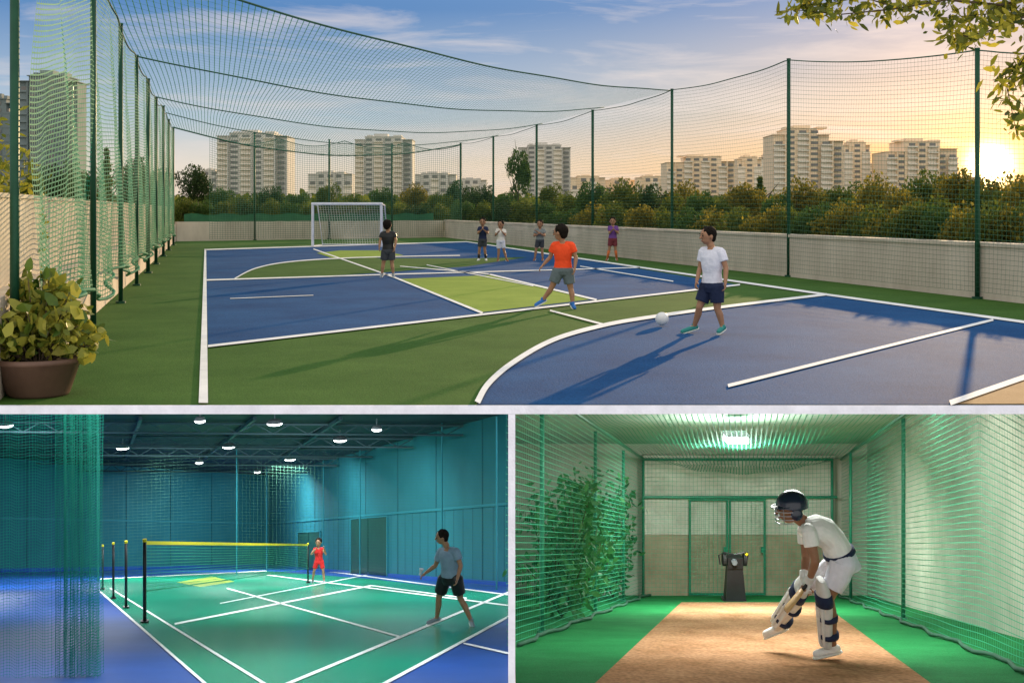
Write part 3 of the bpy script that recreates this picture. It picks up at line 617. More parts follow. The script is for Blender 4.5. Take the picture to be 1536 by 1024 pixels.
    for s in 'LR':
        a=Q['an'+s];t=Q['to'+s];dn=(t-a).normalized(); sdv=dn.cross(Vector((0,0,1))).normalized() if abs(dn.z)<.95 else Vector((1,0,0)); uu=sdv.cross(dn); g=G()
        heel=a-dn*.03*k-uu*.012*k
        g.cap(heel,t,.043*k,.036*k); g.cap(a,a+Vector((0,0,.02*k)),.042*k,.042*k)
        sh=solid('shoe',g,M[cloths[2]],root,vox*.8,1)
        g=G(); c0=heel-uu*.038*k; c1=t-uu*.032*k; g.loft([(c0-dn*.045*k,sdv*.03*k,uu*.012*k),(c0,sdv*.042*k,uu*.014*k),(c0.lerp(c1,.6),sdv*.044*k,uu*.013*k),(c1+dn*.02*k,sdv*.038*k,uu*.013*k),(c1+dn*.042*k,sdv*.02*k,uu*.01*k)],14)
        build('sole',g,M['sole'],sh)
        if socks:
            g=G(); en=Q['an'+s].lerp(Q['kn'+s],socks[1]); g.tube([Q['an'+s],Q['an'+s].lerp(en,.5),en],[.042*k,.05*k,.062*k],12); build('sock',g,M[socks[0]],root,True)
    return root,Q
person('boy in a white shirt and dark shorts stepping toward the white football',F*H1/(501-315),dict(head=(1062,354),neck=(1066,368),shL=(1055,376,.08),shR=(1081,377,-.08),elL=(1050,402,.10),elR=(1089,402,-.12),wrL=(1045,422,.0),wrR=(1088,425,-.2),
    hipL=(1061,430,.05),hipR=(1075,430,-.05),knL=(1049,461,.03),knR=(1076,463,-.05),anL=(1041,490,.12),anR=(1084,491,-.05),toL=(1024,497,.05),toR=(1078,497,-.15)),(200,-3),27/F*13.9,1.30,('white','navy','shoeteal'),vox=.006,z0=zc,shirt_long=.1,build_w=1.08,loose=1.15)
person('boy in an orange shirt and grey shorts striding left across the lime panel',F*H1/(463-315),dict(head=(841,349),neck=(843,361),shL=(832,367,.03),shR=(857,367,-.03),elL=(825,386,.06),elR=(864,387,-.05),wrL=(814,398,.02),wrR=(862,403,-.12),
    hipL=(838,406,0),hipR=(851,406,0),knL=(828,430,0),knR=(856,433,0),anL=(814,450,.05),anR=(859,456,-.05),toL=(804,457,0),toR=(862,462,-.1)),(150,-3),24/F*17.6,1.30,('orange','grey','shoeblue'),vox=.007,z0=zc,shirt_long=.1,build_w=1.08,loose=1.15)
person('boy in a black shirt standing on the blue court facing the goal',F*H1/(416-315),dict(head=(581,338),neck=(582,345),shL=(574,350),shR=(590,350),elL=(570,361,-.03),elR=(594,361,-.03),wrL=(569,371,-.1),wrR=(592,372,-.1),
    hipL=(578,377),hipR=(587,377),knL=(575,395),knR=(588,395),anL=(573,411),anR=(590,411),toL=(571,416,-.12),toR=(591,416,-.12)),(80,0),16/F*25.8,1.28,('black','charcoal','shoegrey'),vox=.008,z0=zc,shirt_long=.08,build_w=1.08,loose=1.15)
person('player in dark clothes with hands raised to the chest near the far wall',F*H1/(391-315),dict(head=(724,333),neck=(724,338),shL=(719,342),shR=(730,342),elL=(717,350,-.1),elR=(732,350,-.1),wrL=(722,345,-.2),wrR=(727,346,-.2),
    hipL=(721,360),hipR=(727,360),knL=(719,374),knR=(727,374),anL=(718,388),anR=(729,388),toL=(716,392,-.1),toR=(730,392,-.1)),(265,0),12/F*34.8,1.28,('navy','charcoal','shoewhite'),vox=.011,z0=zc,group='players by the far wall',socks=('black',.5))
person('player in a white top and white shorts with raised hands near the far wall',F*H1/(392-315),dict(head=(751,337),neck=(751,342),shL=(746,345),shR=(757,346),elL=(743,353,-.05),elR=(758,353,-.1),wrL=(747,349,-.2),wrR=(752,346,-.2),
    hipL=(748,362),hipR=(754,362),knL=(748,377),knR=(756,376),anL=(747,389),anR=(760,389),toL=(746,393,-.1),toR=(762,392,-.1)),(250,0),12/F*34,1.2,('cream','white','shoebrown'),vox=.011,z0=zc,group='players by the far wall',hairlen=.4)
person('player in a grey shirt with folded arms left of the orange shirted boy',F*H1/(391-315),dict(head=(810,336),neck=(810,341),shL=(804,345),shR=(816,345),elL=(801,354,-.05),elR=(817,354,-.1),wrL=(808,351,-.2),wrR=(805,347,-.2),
    hipL=(807,361),hipR=(813,361),knL=(804,375),knR=(813,375),anL=(802,388),anR=(814,388),toL=(800,392,-.1),toR=(813,392,-.1)),(255,0),12/F*34.5,1.25,('plaid','charcoal','shoebrown'),vox=.011,z0=zc,group='players by the far wall')
person('player in a purple top with orange socks in front of the right wall',F*H1/(391-315),dict(head=(919,332),neck=(919,337),shL=(914,341),shR=(925,341),elL=(914,350,-.05),elR=(927,350,-.05),wrL=(918,346,-.2),wrR=(922,345,-.2),
    hipL=(916,359),hipR=(922,359),knL=(914,373),knR=(923,373),anL=(911,387),anR=(925,387),toL=(909,391,-.1),toR=(926,391,-.1)),(265,0),12/F*34.5,1.28,('purple','maroon','shoebrown'),vox=.011,z0=zc,group='players by the far wall',socks=('sock',.8))
# ---------------------------------------------------------------- HALL (lower left)
C2=F2(403,850); R2=F2(762,879); L2=F2(0,858); hc=6.0; R2.x=-.06
f2=lambda x,y,h:(x,y,z2(y)+h)
g=G(); pl=[(-.03,9.0),(-.03,R2.y),(C2.x,C2.y),(L2.x,L2.y),(-6,9.0)]
g.prism([f2(x,y,-.1) for x,y in pl],[f2(x,y,0) for x,y in pl]); struct('hall_floor',g,M['hallblue'])
g=G(); pl=[(-.03,22.8),(-.03,R2.y),(C2.x,C2.y),(L2.x,L2.y),(-10.8,22.8)]
g.prism([f2(x,y,hc) for x,y in pl],[f2(x,y,hc+.1) for x,y in pl]); struct('hall_ceiling',g,M['hallceil'])
def hw(name,p,q,h0,h1,m,off=0,st=True,par=None):
    p=Vector((p[0],p[1],0));q=Vector((q[0],q[1],0));d=(q-p).normalized(); n=Vector((-d.y,d.x,0))
    if n.dot(Vector((-5,30,0))-p)<0: n=-n
    a=p+n*off; b=q+n*off; a2=p-n*.1; b2=q-n*.1
    g=G(); g.prism([f2(v.x,v.y,h0) for v in (a,b,b2,a2)],[f2(v.x,v.y,h1) for v in (a,b,b2,a2)]); return (struct(name,g,m) if st else build(name,g,m,par))
hw('hall_wall_right',(R2.x,R2.y),(C2.x,C2.y),0,hc,M['hallwall']); hw('hall_wall_back',(C2.x,C2.y),(L2.x,L2.y),0,hc,M['hallwall']); 
def sidewall(name,p,q,ykink,zf,ch,m,th):
    t=(ykink-p[1])/(q[1]-p[1]); k=(p[0]+(q[0]-p[0])*t,ykink); ln=[p,k,q]; pl=ln+[(x+th,y) for x,y in ln[::-1]]
    g=G(); g.prism([(x,y,zf(y)) for x,y in pl],[(x,y,min(zf(y)+ch,-1.53)) for x,y in pl]); struct(name,g,m)
sidewall('hall_wall_left',(-6,9),(L2.x,L2.y),22.6,z2,hc,M['hallwall'],-.2)
def wl(p,q,t): return (p[0]+(q[0]-p[0])*t,p[1]+(q[1]-p[1])*t)
pr_,qr_=(R2.x,R2.y),(C2.x,C2.y); lb_=(L2.x,L2.y)
hw('wall_rail',pr_,qr_,2.80,2.90,M['hallrail'],.06); hw('wall_rail',qr_,lb_,2.80,2.90,M['hallrail'],.06); hw('wall_rail',pr_,qr_,0,.15,M['hallblue'],.05); hw('wall_rail',qr_,lb_,0,.2,M['hallblue'],.05)
for i in range(8): t=(i+.5)/8; hw('wall_seam',wl(pr_,qr_,t),wl(pr_,qr_,t+.002),.16,hc,M['hallseam'],.02)
for i in range(40): t=(i+.5)/40; hw('wall_rib',wl(pr_,qr_,t),wl(pr_,qr_,t+.0012),.16,2.79,M['hallseam'],.006)
for i in range(6): t=(i+.5)/6; hw('wall_seam',wl(qr_,lb_,t),wl(qr_,lb_,t+.003),.21,hc,M['hallseam'],.02)
def udoor(u0,u1,h,label):
    def tt(u):
        k=(u-768)/F; x0,y0=pr_; x1,y1=qr_; return (k*y0-x0)/((x1-x0)-k*(y1-y0))
    a=wl(pr_,qr_,tt(u1));b=wl(pr_,qr_,tt(u0)); o=thing('door',label,'door',f2(a[0],a[1],0))
    for p_,q_ in ((wl(a,b,.02),wl(a,b,.49)),(wl(a,b,.51),wl(a,b,.98))): hw('door_leaf',p_,q_,.02,h-.04,M['door'],.05,False,o)
    for p_,q_,h0,h1 in ((a,wl(a,b,.018),0,h),(wl(a,b,.982),b,0,h),(a,b,h-.038,h+.02)): hw('door_frame',p_,q_,h0,h1,M['hallrail'],.08,False,o)
udoor(527,583,2.75,'dark green double door in the right wall of the teal hall'); udoor(447,482,2.2,'smaller dark opening with green door left of the double door in the teal hall')
def beam(p,q,label):
    o=thing('roof_truss',label,'beam',p,'steel trusses under the hall roof'); g=G(); g.bar(p,q,.14,.07); build('top_chord',g,M['beam'],o); g=G(); d=Vector((0,0,-.36)); g.bar(Vector(p)+d,Vector(q)+d,.10,.06); build('bottom_chord',g,M['beam'],o)
    g=G(); n=14; p=Vector(p);q=Vector(q)
    for i in range(n): a=p.lerp(q,i/n);b=p.lerp(q,(i+.5)/n)+d;c=p.lerp(q,(i+1)/n); g.bar(a,b,.03,.03); g.bar(b,c,.03,.03)
    build('web',g,M['beam'],o)
for i,y in enumerate([45,50.5,56,62,68]):
    xl=max(-(768/F)*y-.5,-24); xr=R2.x+(C2.x-R2.x)*max(0,(y-R2.y)/(C2.y-R2.y)); beam(f2(xl,y-1.5,hc-.1),f2(xr-.2,y,hc-.1),ordn[i]+' roof truss of the teal hall from the front')
for i,(xa,xb) in enumerate([(-6,-11),(-9,-15),(-13,-19)]): 
    o=thing('roof_purlin',['right','middle','left'][i]+' long purlin running back under the hall ceiling','beam',f2(xa,42,hc-.05),'purlins under the hall roof'); g=G(); g.bar(f2(xa,42,hc-.15),f2(xb-1,62,hc-.15),.12,.12); build('beam',g,M['beam'],o)
lampn=[(184,670),(299,692),(343,668),(386,706),(412,633),(435,687),(510,658),(565,642),(300,629),(8,636)]
names=['left lamp above the curtain edge','small low lamp near the hall centre','lamp left of centre in the hall ceiling','lowest farthest ceiling lamp','highest large ceiling lamp of the hall','lamp between the farthest lamp and the right row','large lamp on the right side of the hall ceiling','small lamp nearest the right hall wall','dim small lamp at the top of the hall picture','lamp seen through the netting at the far left']
def alight(name,x,y,z,e,s,col,spread=None):
    l=bpy.data.lights.new(name,'AREA'); l.size=s; l.energy=e; l.color=col; lo=bpy.data.objects.new(name,l); COL.objects.link(lo); lo.location=(x,y,z); return lo
CW=(.92,.98,1)
def hall_lamp(u,v,label,size,power):
    Y=F*4.2/(818-v); p=P(u,v,Y); o=thing('ceiling_and_fill_lamp',label,'lamp',p,'high bay lamps in the hall'); s=size
    g=G(); g.tube([(p.x,p.y,p.z-.02),(p.x,p.y,p.z+.08),(p.x,p.y,p.z+.10)],[s,s*.7,s*.2],16); build('housing',g,M['lamph'],o)
    g=G(); g.ell((p.x,p.y,p.z-.05),(s*.9,s*.9,.07),n=12,m=6); build('lens',g,M['lamp'],o,True)
    g=G(); g.tube([(p.x,p.y,p.z+.10),(p.x,p.y,p.z+.35)],.02,6); build('hanger',g,M['lamph'],o)
    if power: alight('hall_lamp_and_fill_light',p.x,p.y,p.z-.25,power,1.6,CW)
for i,((u,v),n_) in enumerate(zip(lampn,names)): hall_lamp(u,v,n_,.29 if i not in (1,7,8,3) else .2,[900,0,900,1100,700,700,500,0,0,900][i])
for x,y,e in ((-5,26,420),(-10,27,420),(-3,34,520),(-11,34,500),(-2.2,19.5,300),(-6.5,20,300),(-1.5,14.5,140),(-4.4,13.5,90)):  # unseen lamps added to brighten the near court, player and curtain
    zz=min(z2(y)+hc-.4,-1.7); o=thing('ceiling_and_fill_lamp','added unseen fill lamp over the near half of the hall court','lamp',(x,y,zz),'added fill lamps over the near hall'); g=G(); g.box((x-.25,y-.3,zz),(x+.25,y+.3,zz+.12)); build('housing',g,M['lamph'],o); g=G(); g.box((x-.22,y-.27,zz-.03),(x+.22,y+.27,zz-.002)); build('lens',g,M['lamp'],o)
    alight('hall_lamp_and_fill_light',x,y,zz-.1,e,2.4,CW)
poly('hall_court_green',[(150,886),(318,1035),(562,1035),(770,920),(770,893),(560,868),(400,856),(150,868)],F2,.004,M['hallgreen'])
poly('hall_panel_yellow',[(265,873),(300,880),(352,872),(318,864)],F2,.008,M['hallyellow'])
for pts,w0,w1 in [([(150,887),(318,1035)],2.5,4.5),([(165,882),(411,1035)],2,4.5),([(415,1033),(770,885)],4.5,2.5),([(560,1035),(770,921)],5,3),([(262,936),(557,878)],2.8,1.8),([(340,882),(602,956)],1.8,2.6),
    ([(400,862),(762,908)],1.2,2),([(557,878),(700,897)],1.5,1.8),([(480,855),(770,893)],1.2,1.8),([(695,965),(770,982)],2.6,3),([(150,868),(400,856)],1.3,1.2),([(330,905),(560,860)],1.2,1)]:
    stripe('hall_court_line',pts,w0,w1,F2,.012)
def npost(u,vb,vt,r,label,grp):
    b=F2(u,vb); t=P(u,vt,b.y); o=thing('net_post',label,'post',b,grp); g=G(); g.tube([b,t],r,10); build('pole',g,M['black'],o,True); g=G(); g.tube([b+Vector((0,0,.002)),b+Vector((0,0,.05))],r*2.4,12); build('base',g,M['black'],o); g=G(); g.tube([t,t+Vector((0,0,.05))],r*1.2,8); build('cap',g,M['tape'],o); return b,t
gp='dark net posts of the badminton courts'
b0,t0=npost(217,934,812,.032,'tallest nearest dark net post at the left end of the yellow topped net',gp); b1,t1=npost(462,874,816,.032,'dark net post at the far end of the yellow topped net',gp)
npost(189,912,814,.03,'dark net post second from the nearest one',gp); npost(170,898,816,.03,'dark net post third from the nearest one',gp); npost(154,884,819,.03,'farthest dark net post beside the green curtain',gp)
o=thing('badminton_net','green badminton net with bright yellow top tape across the hall court','net',b0)
def bn(a,b): 
    p=np.array(t0)+(np.array(t1)-np.array(t0))*a[...,None]; z=p[...,2]-.03-(1-b)*.85-.04*np.sin(a*math.pi); return np.stack([p[...,0],p[...,1],z],-1)
netmesh('mesh',bn,230,14,.008,M['net3'],sa=60,sb=2,parent=o)
g=G(); g.bar(t0-Vector((0,0,.02)),t1-Vector((0,0,.02)),.02,.065); build('top_tape',g,M['tape'],o)
g=G(); g.bar(t0-Vector((0,0,.9)),t1-Vector((0,0,.9)),.012,.02); build('bottom_cord',g,M['net3'],o)
gp='slim green poles holding the hall divider net'
dv=[]
for i,(u,vb,vt) in enumerate([(147,872,640),(355,862,625),(400,856,700),(485,858,690),(540,862,640),(663,874,630),(745,884,625)]):
    b=F2(u,vb); t=P(u,vt,b.y); dv.append((b,t)); o=thing('net_pole','slim green pole %s from the left holding the hall divider net'%ordn[i].replace('nearest','first'),'pole',b,gp); g=G(); g.tube([b,t],.03,8); build('pole',g,M['hallrail'],o)
o=thing('divider_net','faint green divider net hanging behind the hall court','net',dv[1][0])
dvb=[dv[0],dv[1],dv[4],dv[5],dv[6]]; uu=np.linspace(0,1,len(dvb)); Bt=np.array([tuple(b) for b,t in dvb]); Tt=np.array([tuple(t) for b,t in dvb])
def dn(a,b):
    B=np.stack([np.interp(a,uu,Bt[:,i]) for i in range(3)],-1); T=np.stack([np.interp(a,uu,Tt[:,i]) for i in range(3)],-1); return B+(T-B)*b[...,None]
netmesh('mesh',dn,130,50,.007,M['netd'],sa=60,sb=2,parent=o)
def curt(a,b):
    u=-8+156*a; fold=np.clip((u-74)/20,0,1); y=12.75+.04*np.sin(u*.55)*fold+.05*np.sin(u*.16); x=(u-768)/F*12.75+.012*np.sin(u*.9+b*3)*fold
    top=-1.56; bot=z2(12.9)+.03; return np.stack([x,y,bot+(top-bot)*b],-1)
o=thing('net_curtain','bright green netting curtain hanging at the left edge of the hall','net',(P(70,1000,12.75).x,12.75,z2(12.75)))
netmesh('mesh',curt,40,110,.0035,M['curtain'],sa=300,sb=4,parent=o)
def curt2(a,b):
    u=80+67*a; y=12.85+.05*np.sin(u*.5+1)+.03*np.sin(u*1.3); x=(u-768)/F*12.75; bot=z2(12.95)+.03; return np.stack([x+.006*np.sin(b*9+u),y,bot+(-1.56-bot)*b],-1)
netmesh('gathered_folds',curt2,54,120,.0045,M['curtain'],sa=200,sb=5,parent=o)
def curt3(a,b):
    u=84+58*a; y=12.98+.05*np.sin(u*.8+2); x=(u-768)/F*12.75; bot=z2(13.05)+.03; return np.stack([x+.01*np.sin(b*7+u*.5),y,bot+(-1.56-bot)*b],-1)
netmesh('gathered_folds',curt3,40,100,.0045,M['curtain'],sa=150,sb=5,parent=o)
Yh=F*H2/(938-818)
person('player in blue grey shirt and black shorts reaching forward with one hand',Yh,dict(head=(663,805),neck=(669,817),shL=(662,826,.12),shR=(684,826,-.12),elL=(653,848,.2),elR=(691,848,-.2),wrL=(638,859,.1),wrR=(686,868,-.35),
    hipL=(667,868,.08),hipR=(684,868,-.06),knL=(658,896,.12),knR=(691,898,-.02),anL=(655,927,.25),anR=(707,931,-.05),toL=(642,933,.15),toR=(710,940,-.25)),(190,-6),21/F*Yh,1.72,('bluegrey','black','shoegrey'),vox=.009,z0=z2(Yh),shirt_long=.08,build_w=1.12,loose=1.15)
g=G(); q=P(630,861,Yh+.1); g.cap(q,q+Vector((.01,0,.03)),.02,.02); g.tube([q+Vector((.01,0,.03)),q+Vector((.03,0,.10))],[.02,.045],10); tag(build('shuttlecock',g,M['white']),'white shuttlecock held out in front of the blue grey shirted player','shuttlecock')
Yi=F*H2/(873-818)
person('player in a red vest and red shorts standing beyond the yellow topped net',Yi,dict(head=(478,813),neck=(478,818),shL=(472,823),shR=(484,823),elL=(467,831,-.1),elR=(489,831,-.1),wrL=(473,824,-.3),wrR=(486,822,-.3),
    hipL=(475,842),hipR=(482,842),knL=(471,856,-.1),knR=(485,856,-.1),anL=(469,870),anR=(486,871),toL=(467,873,-.1),toR=(488,874,-.1)),(262,0),12/F*Yi,1.65,('red','red','shoegrey'),vox=.013,z0=z2(Yi),sleeve=0)
# ---------------------------------------------------------------- CRICKET CAGE (lower right)
Yb=25.9; f3=lambda x,y,h:(x,y,z3(y)+h); CH=3.3; hcn=2.95
g=G(); pl=[(.03,9.0),(6.2,9.0),(9.5,26.2),(.03,26.2)]; g.prism([f3(x,y,-.1) for x,y in pl],[f3(x,y,0) for x,y in pl]); struct('cage_floor',g,M['turf'])
poly('clay_pitch',[(1022,903),(1230,903),(1402,1029),(888,1029)],F3,.006,M['clay'])
g=G(); pl=[(.03,13.9),(6.9,13.9),(9.5,26.2),(.03,26.2)]; g.prism([f3(x,y,CH) for x,y in pl],[f3(x,y,CH+.05) for x,y in pl]); struct('cage_ceiling',g,M['cageceil'])
xl=P(965,0,Yb).x; xr=P(1262,0,Yb).x; zb=z3(Yb)
g=G(); g.box((.03,Yb+.3,zb-.3),(9.5,Yb+.45,zb+3.4)); struct('cage_wall_back',g,M['rend'])
g=G(); g.box((xl+.02,Yb+.12,zb+1.33),(xr-.1,Yb+.28,zb+3.0)); g.box((xl+.02,Yb+.1,zb+1.29),(xr-.1,Yb+.28,zb+1.328)); tag(build('concrete_panel',g,M['conc']),'pale stained concrete panel across the upper back of the batting cage','wall')
g=G(); g.box((xl+.02,Yb+.12,zb-.1),(xr-.1,Yb+.27,zb+1.288)); tag(build('dado_wall',g,M['concd']),'brown stained lower wall behind the gates of the batting cage','wall')
sidewall('cage_wall_right',(5.1,9),(7.75,26.2),13.8,z3,CH,M['rend'],.2)
def cpole(u,v,hgt,label,Y=None,r=.03):
    Y=Y or F*H3/(v-820); b=P(u,v,Y); b.z=z3(Y); o=thing('cage_pole',label,'pole',b,'green steel poles of the batting cage'); g=G(); g.tube([b,b+Vector((0,0,hgt))],r,10); build('pole',g,M['galv'],o,True); g=G(); g.tube([b+Vector((0,0,.008)),b+Vector((0,0,.03))],r*2,10); build('foot',g,M['galv'],o); return b
XLc=lambda Y:2.834+(Y-25.9)*(2.834-.036)/(25.9-13.03); XRc=lambda Y:7.11+(Y-25.9)*(7.11-4.48)/(25.9-10.5)
for u,v,l in [(813,948,'green cage pole nearest on the left side'),(893,917,'green cage pole in the middle of the left side'),(935,901,'green cage pole third on the left side'),(1355,928,'green cage pole nearest on the right side'),(1276,899,'green cage pole farther on the right side')]: cpole(u,v,2.93,l)
for u,l in [(965,'green cage pole at the far left corner'),(1248,'green cage pole at the far right corner')]: cpole(u,893,hcn,l,Yb-.02)
def gate(u0,u1,label):
    x0=P(u0,0,Yb).x;x1=P(u1,0,Yb).x;o=thing('gate',label,'gate',((x0+x1)/2,Yb,zb),'mesh gates at the back of the batting cage'); g=G(); t=2.05
    g.bar((x0,Yb,zb+.05),(x0,Yb,zb+t),.04,.04,(0,1,0)); g.bar((x1,Yb,zb+.05),(x1,Yb,zb+t),.04,.04,(0,1,0)); g.bar((x0-.02,Yb,zb+t+.02),(x1+.02,Yb,zb+t+.02),.04,.04); g.bar((x0-.02,Yb,zb+.04),(x1+.02,Yb,zb+.04),.04,.04); build('frame',g,M['galv'],o)
    netmesh('mesh',lambda a,b:np.stack([x0+(x1-x0)*a,np.full_like(a,Yb+.01),zb+.05+(t-.05)*b],-1),int((x1-x0)/.09),22,.004,M['net3'],sa=2,sb=2,parent=o)
    g=G(); g.box((x1-.09,Yb-.06,zb+.95),(x1-.03,Yb-.025,zb+1.07)); build('latch',g,M['galv'],o)
gate(1035,1091,'left mesh gate behind the bowling machine'); gate(1095,1147,'right mesh gate behind the bowling machine')
o=thing('cage_rail','green horizontal rails across the back of the batting cage','rail',(xl,Yb-.03,zb)); g=G(); g.tube([(xl,Yb-.05,zb+2.14),(P(1255,0,Yb).x,Yb-.05,zb+2.14)],.03,8); build('rail',g,M['galv'],o); g=G(); g.tube([(xl,Yb-.05,zb+hcn),(P(1248,0,Yb).x,Yb-.05,zb+hcn)],.03,8); build('upper_rail',g,M['galv'],o)
for X_,ya,yb_,lb in ((XLc,12.6,25.9,'left'),(XRc,9.6,25.9,'right')):
    def sn(a,b,X_=X_,ya=ya,yb_=yb_): 
        y=ya+(yb_-ya)*a; zt_=np.minimum(z3(y)+hcn-.05,-1.6); z0_=z3(y)+.02; return np.stack([X_(y)+.015*np.sin(y*2.2+b*4)*(1-b),y,z0_+(zt_-z0_)*b],-1)
    o=thing('cage_net','green netting hung along the %s side of the batting cage'%lb,'net',(X_(18),18,z3(18)))
    netmesh('mesh',sn,int((yb_-ya)/.10),40,.010,M['net3'],sa=100,sb=12,parent=o,wa=.0085)
    g=G(); g.tube([(X_(y),y,z3(y)+hcn) for y in (16.5,26)],.028,8); build('top_rail',g,M['galv'],o)
    g=G(); g.tube([(X_(y)+ (.12 if lb=='left' else -.12)+.05*math.sin(y*3),y,z3(y)+.02+.02*abs(math.sin(y*4))) for y in np.linspace(ya,yb_,60)],.022,6); build('gathered_hem',g,M['netd'],o,True)
def bk_(a,b): return np.stack([xl+(P(1248,0,Yb).x-xl)*a,np.full_like(a,Yb-.08)+.03*np.sin(a*20),zb+.02+(hcn-.03)*b],-1)
o=thing('cage_net','green netting across the back end of the batting cage','net',(5,Yb-.1,zb)); netmesh('mesh',bk_,46,32,.006,M['net3'],sa=40,sb=4,parent=o)
def cr(a,b):
    y=14.5+(25.9-14.5)*a; L=XLc(y);R=XRc(y); s=4*b*(1-b); z=z3(y)+hcn-s*(.06+.10*np.abs(np.sin(a*math.pi*2.5)))-.02*np.sin(b*30+a*20); z=np.minimum(z,-1.62); return np.stack([L+(R-L)*b,y,z],-1)
o=thing('cage_roof_net','green net sagging under the ceiling of the batting cage','net',(4,20,z3(20)+2.9)); netmesh('mesh',cr,80,58,.015,M['net3'],sa=100,sb=40,parent=o)
def cr2(a,b): p=cr(.9+.1*a,b); p[...,2]-=.26*4*b*(1-b)*(1-a); return p
netmesh('drooping_fold',cr2,22,70,.014,M['net3'],sa=16,sb=40,parent=o)
r=np.random.default_rng(31)
for i,(x,y,hh_) in enumerate([(1.15,20.5,2.4),(1.7,23.5,2.6),(.75,18,2.1),(2.1,24.8,2.2)]):
    o=thing('shrub','leafy dark green shrub %s outside the left net of the batting cage'%['in the middle','second farthest','nearest','farthest'][i],'shrub',f3(x,y,0)); bse=Vector(f3(x,y,0)); g=G(); L=[]
    for j in range(16):
        t=bse+Vector((r.normal()*.28,r.normal()*.5,hh_*(.45+.5*r.random()))); g.tube([bse,bse.lerp(t,.5)+Vector((r.normal()*.05,0,.05)),t],[.015,.01,.004],5)
        for k_ in range(95): q=bse.lerp(t,.2+.85*r.random()); L.append((q.x+r.normal()*.13,q.y+r.normal()*.13,q.z+r.normal()*.1))
    build('stem',g,M['bark'],o); leaves('foliage',L,.14,M['leafc'],o,aspect=.45,seed=40+i)
Yl=20.5; p=P(1104,653,Yl); o=thing('ceiling_and_fill_lamp','bright white square lamp over the batting cage','lamp',p); s=17/F*Yl
g=G(); g.box((p.x-s,p.y-s,p.z),(p.x+s,p.y+s,p.z+.05)); build('housing',g,M['lamph'],o); g=G(); g.box((p.x-s*.93,p.y-s*.93,p.z-.10),(p.x+s*.93,p.y+s*.93,p.z-.001)); build('lens',g,M['lamp'],o)
KW=(.98,1,.94); alight('cage_lamp_and_fill_light',p.x,p.y,p.z-.25,430,1.0,KW)
l_=alight('cage_lamp_and_fill_light',p.x,p.y,p.z-.45,110,.9,KW); l_.rotation_euler=(math.pi,0,0); l_.location.z=p.z-.6
for x,y,e,wd in ((3.0,13.2,250,'near end'),(4.4,15.2,260,'middle')):  # extra lamps added out of view to brighten the cage evenly
    zz=-1.87; o=thing('ceiling_and_fill_lamp','added unseen fill lamp over the %s of the clay pitch'%wd,'lamp',(x,y,zz)); g=G(); g.box((x-.3,y-.2,zz),(x+.3,y+.2,zz+.1)); build('housing',g,M['lamph'],o); g=G(); g.box((x-.27,y-.17,zz-.03),(x+.27,y+.17,zz-.002)); build('lens',g,M['lamp'],o)
    alight('cage_lamp_and_fill_light',x,y,zz-.1,e,1.2,KW)
Ym=F*H3/(901-820); mb=P(1101,0,Ym); mb.z=z3(Ym); o=thing('bowling_machine','black bowling machine standing at the far end of the clay pitch','machine',mb); q=lambda u,v,dy=0:P(u,v,Ym+dy)
g=G(); zf=mb.z+.01; bx0,bx1=q(1084,0).x,q(1118,0).x; g.box((bx0,Ym-.2,zf),(bx1,Ym+.2,zf+.04)); build('base',g,M['black'],o)
g=G(); a0,a1=q(1087,0).x,q(1117,0).x;c0,c1=q(1090,0).x,q(1113,0).x; zt1=q(0,850).z; g.prism([(a0,Ym-.14,zf+.041),(a1,Ym-.14,zf+.041),(a1,Ym+.14,zf+.041),(a0,Ym+.14,zf+.041)],[(c0,Ym-.1,zt1),(c1,Ym-.1,zt1),(c1,Ym+.1,zt1),(c0,Ym+.1,zt1)]); build('pedestal',g,M['black'],o)
g=G(); g.box((q(1090,0).x,Ym-.13,zt1+.002),(q(1113,0).x,Ym+.13,q(0,834).z)); build('motor_head',g,M['black'],o)
for u in (1086,1117):
    c=q(u,838); g=G(); g.tube([c+Vector((-.03,0,0)),c+Vector((.03,0,0))],.13,18); build('wheel',g,M['rubber'],o,False)
g=G(); g.tube([q(1080,846,-.1),q(1078,832,-.1),q(1086,828,-.1),q(1101,831,-.1),q(1117,828,-.1),q(1122,832,-.1),q(1119,847,-.1)],.014,6); build('handle_frame',g,M['black'],o)
g=G(); g.ell(q(1120,831,-.1),(.03,.03,.03)); build('knob',g,M['tape'],o)
g=G(); c=q(1101,842,-.14); g.tube([c,c+Vector((0,-.08,0))],[.06,.05],12); build('ball_chute',g,M['lamph'],o)
# batsman
Yt=11.25
J=dict(head=(1186,762),neck=(1203,780),shL=(1207,793,.16),shR=(1213,796,-.18),bend=(1243,803),elL=(1209,836,.14),elR=(1223,842,-.24),wrL=(1206,864,.02),wrR=(1214,870,-.14),
  hipL=(1261,844,.12),hipR=(1266,846,-.12),knL=(1204,888,.35),knR=(1242,896,-.12),anL=(1168,940,.70),anR=(1249,972,-.06),toL=(1149,950,.72),toR=(1225,980,-.08))
root,Q=person('batsman in white with dark helmet and pads crouching over the bat',Yt,J,(184,-6),44/F*Yt,1.78,('shoewhite','white','shoewhite'),skin='skin2',vox=.006,helmet=True,z0=z3(Yt)+.006,sleeve=.5,curl=1.0,shortf=.72,shirt_long=.02,build_w=1.1,loose=1.08,belt='navy',hem=.92)
hcx=Q['head']; r_=22/F*Yt; fd=Vector((-1,-.08,-.10)).normalized(); sdv=fd.cross(Vector((0,0,1))).normalized(); up=sdv.cross(fd).normalized()
g=G(); n=24; vs=[]; m_=12
c=hcx+up*r_*.22-fd*r_*.12
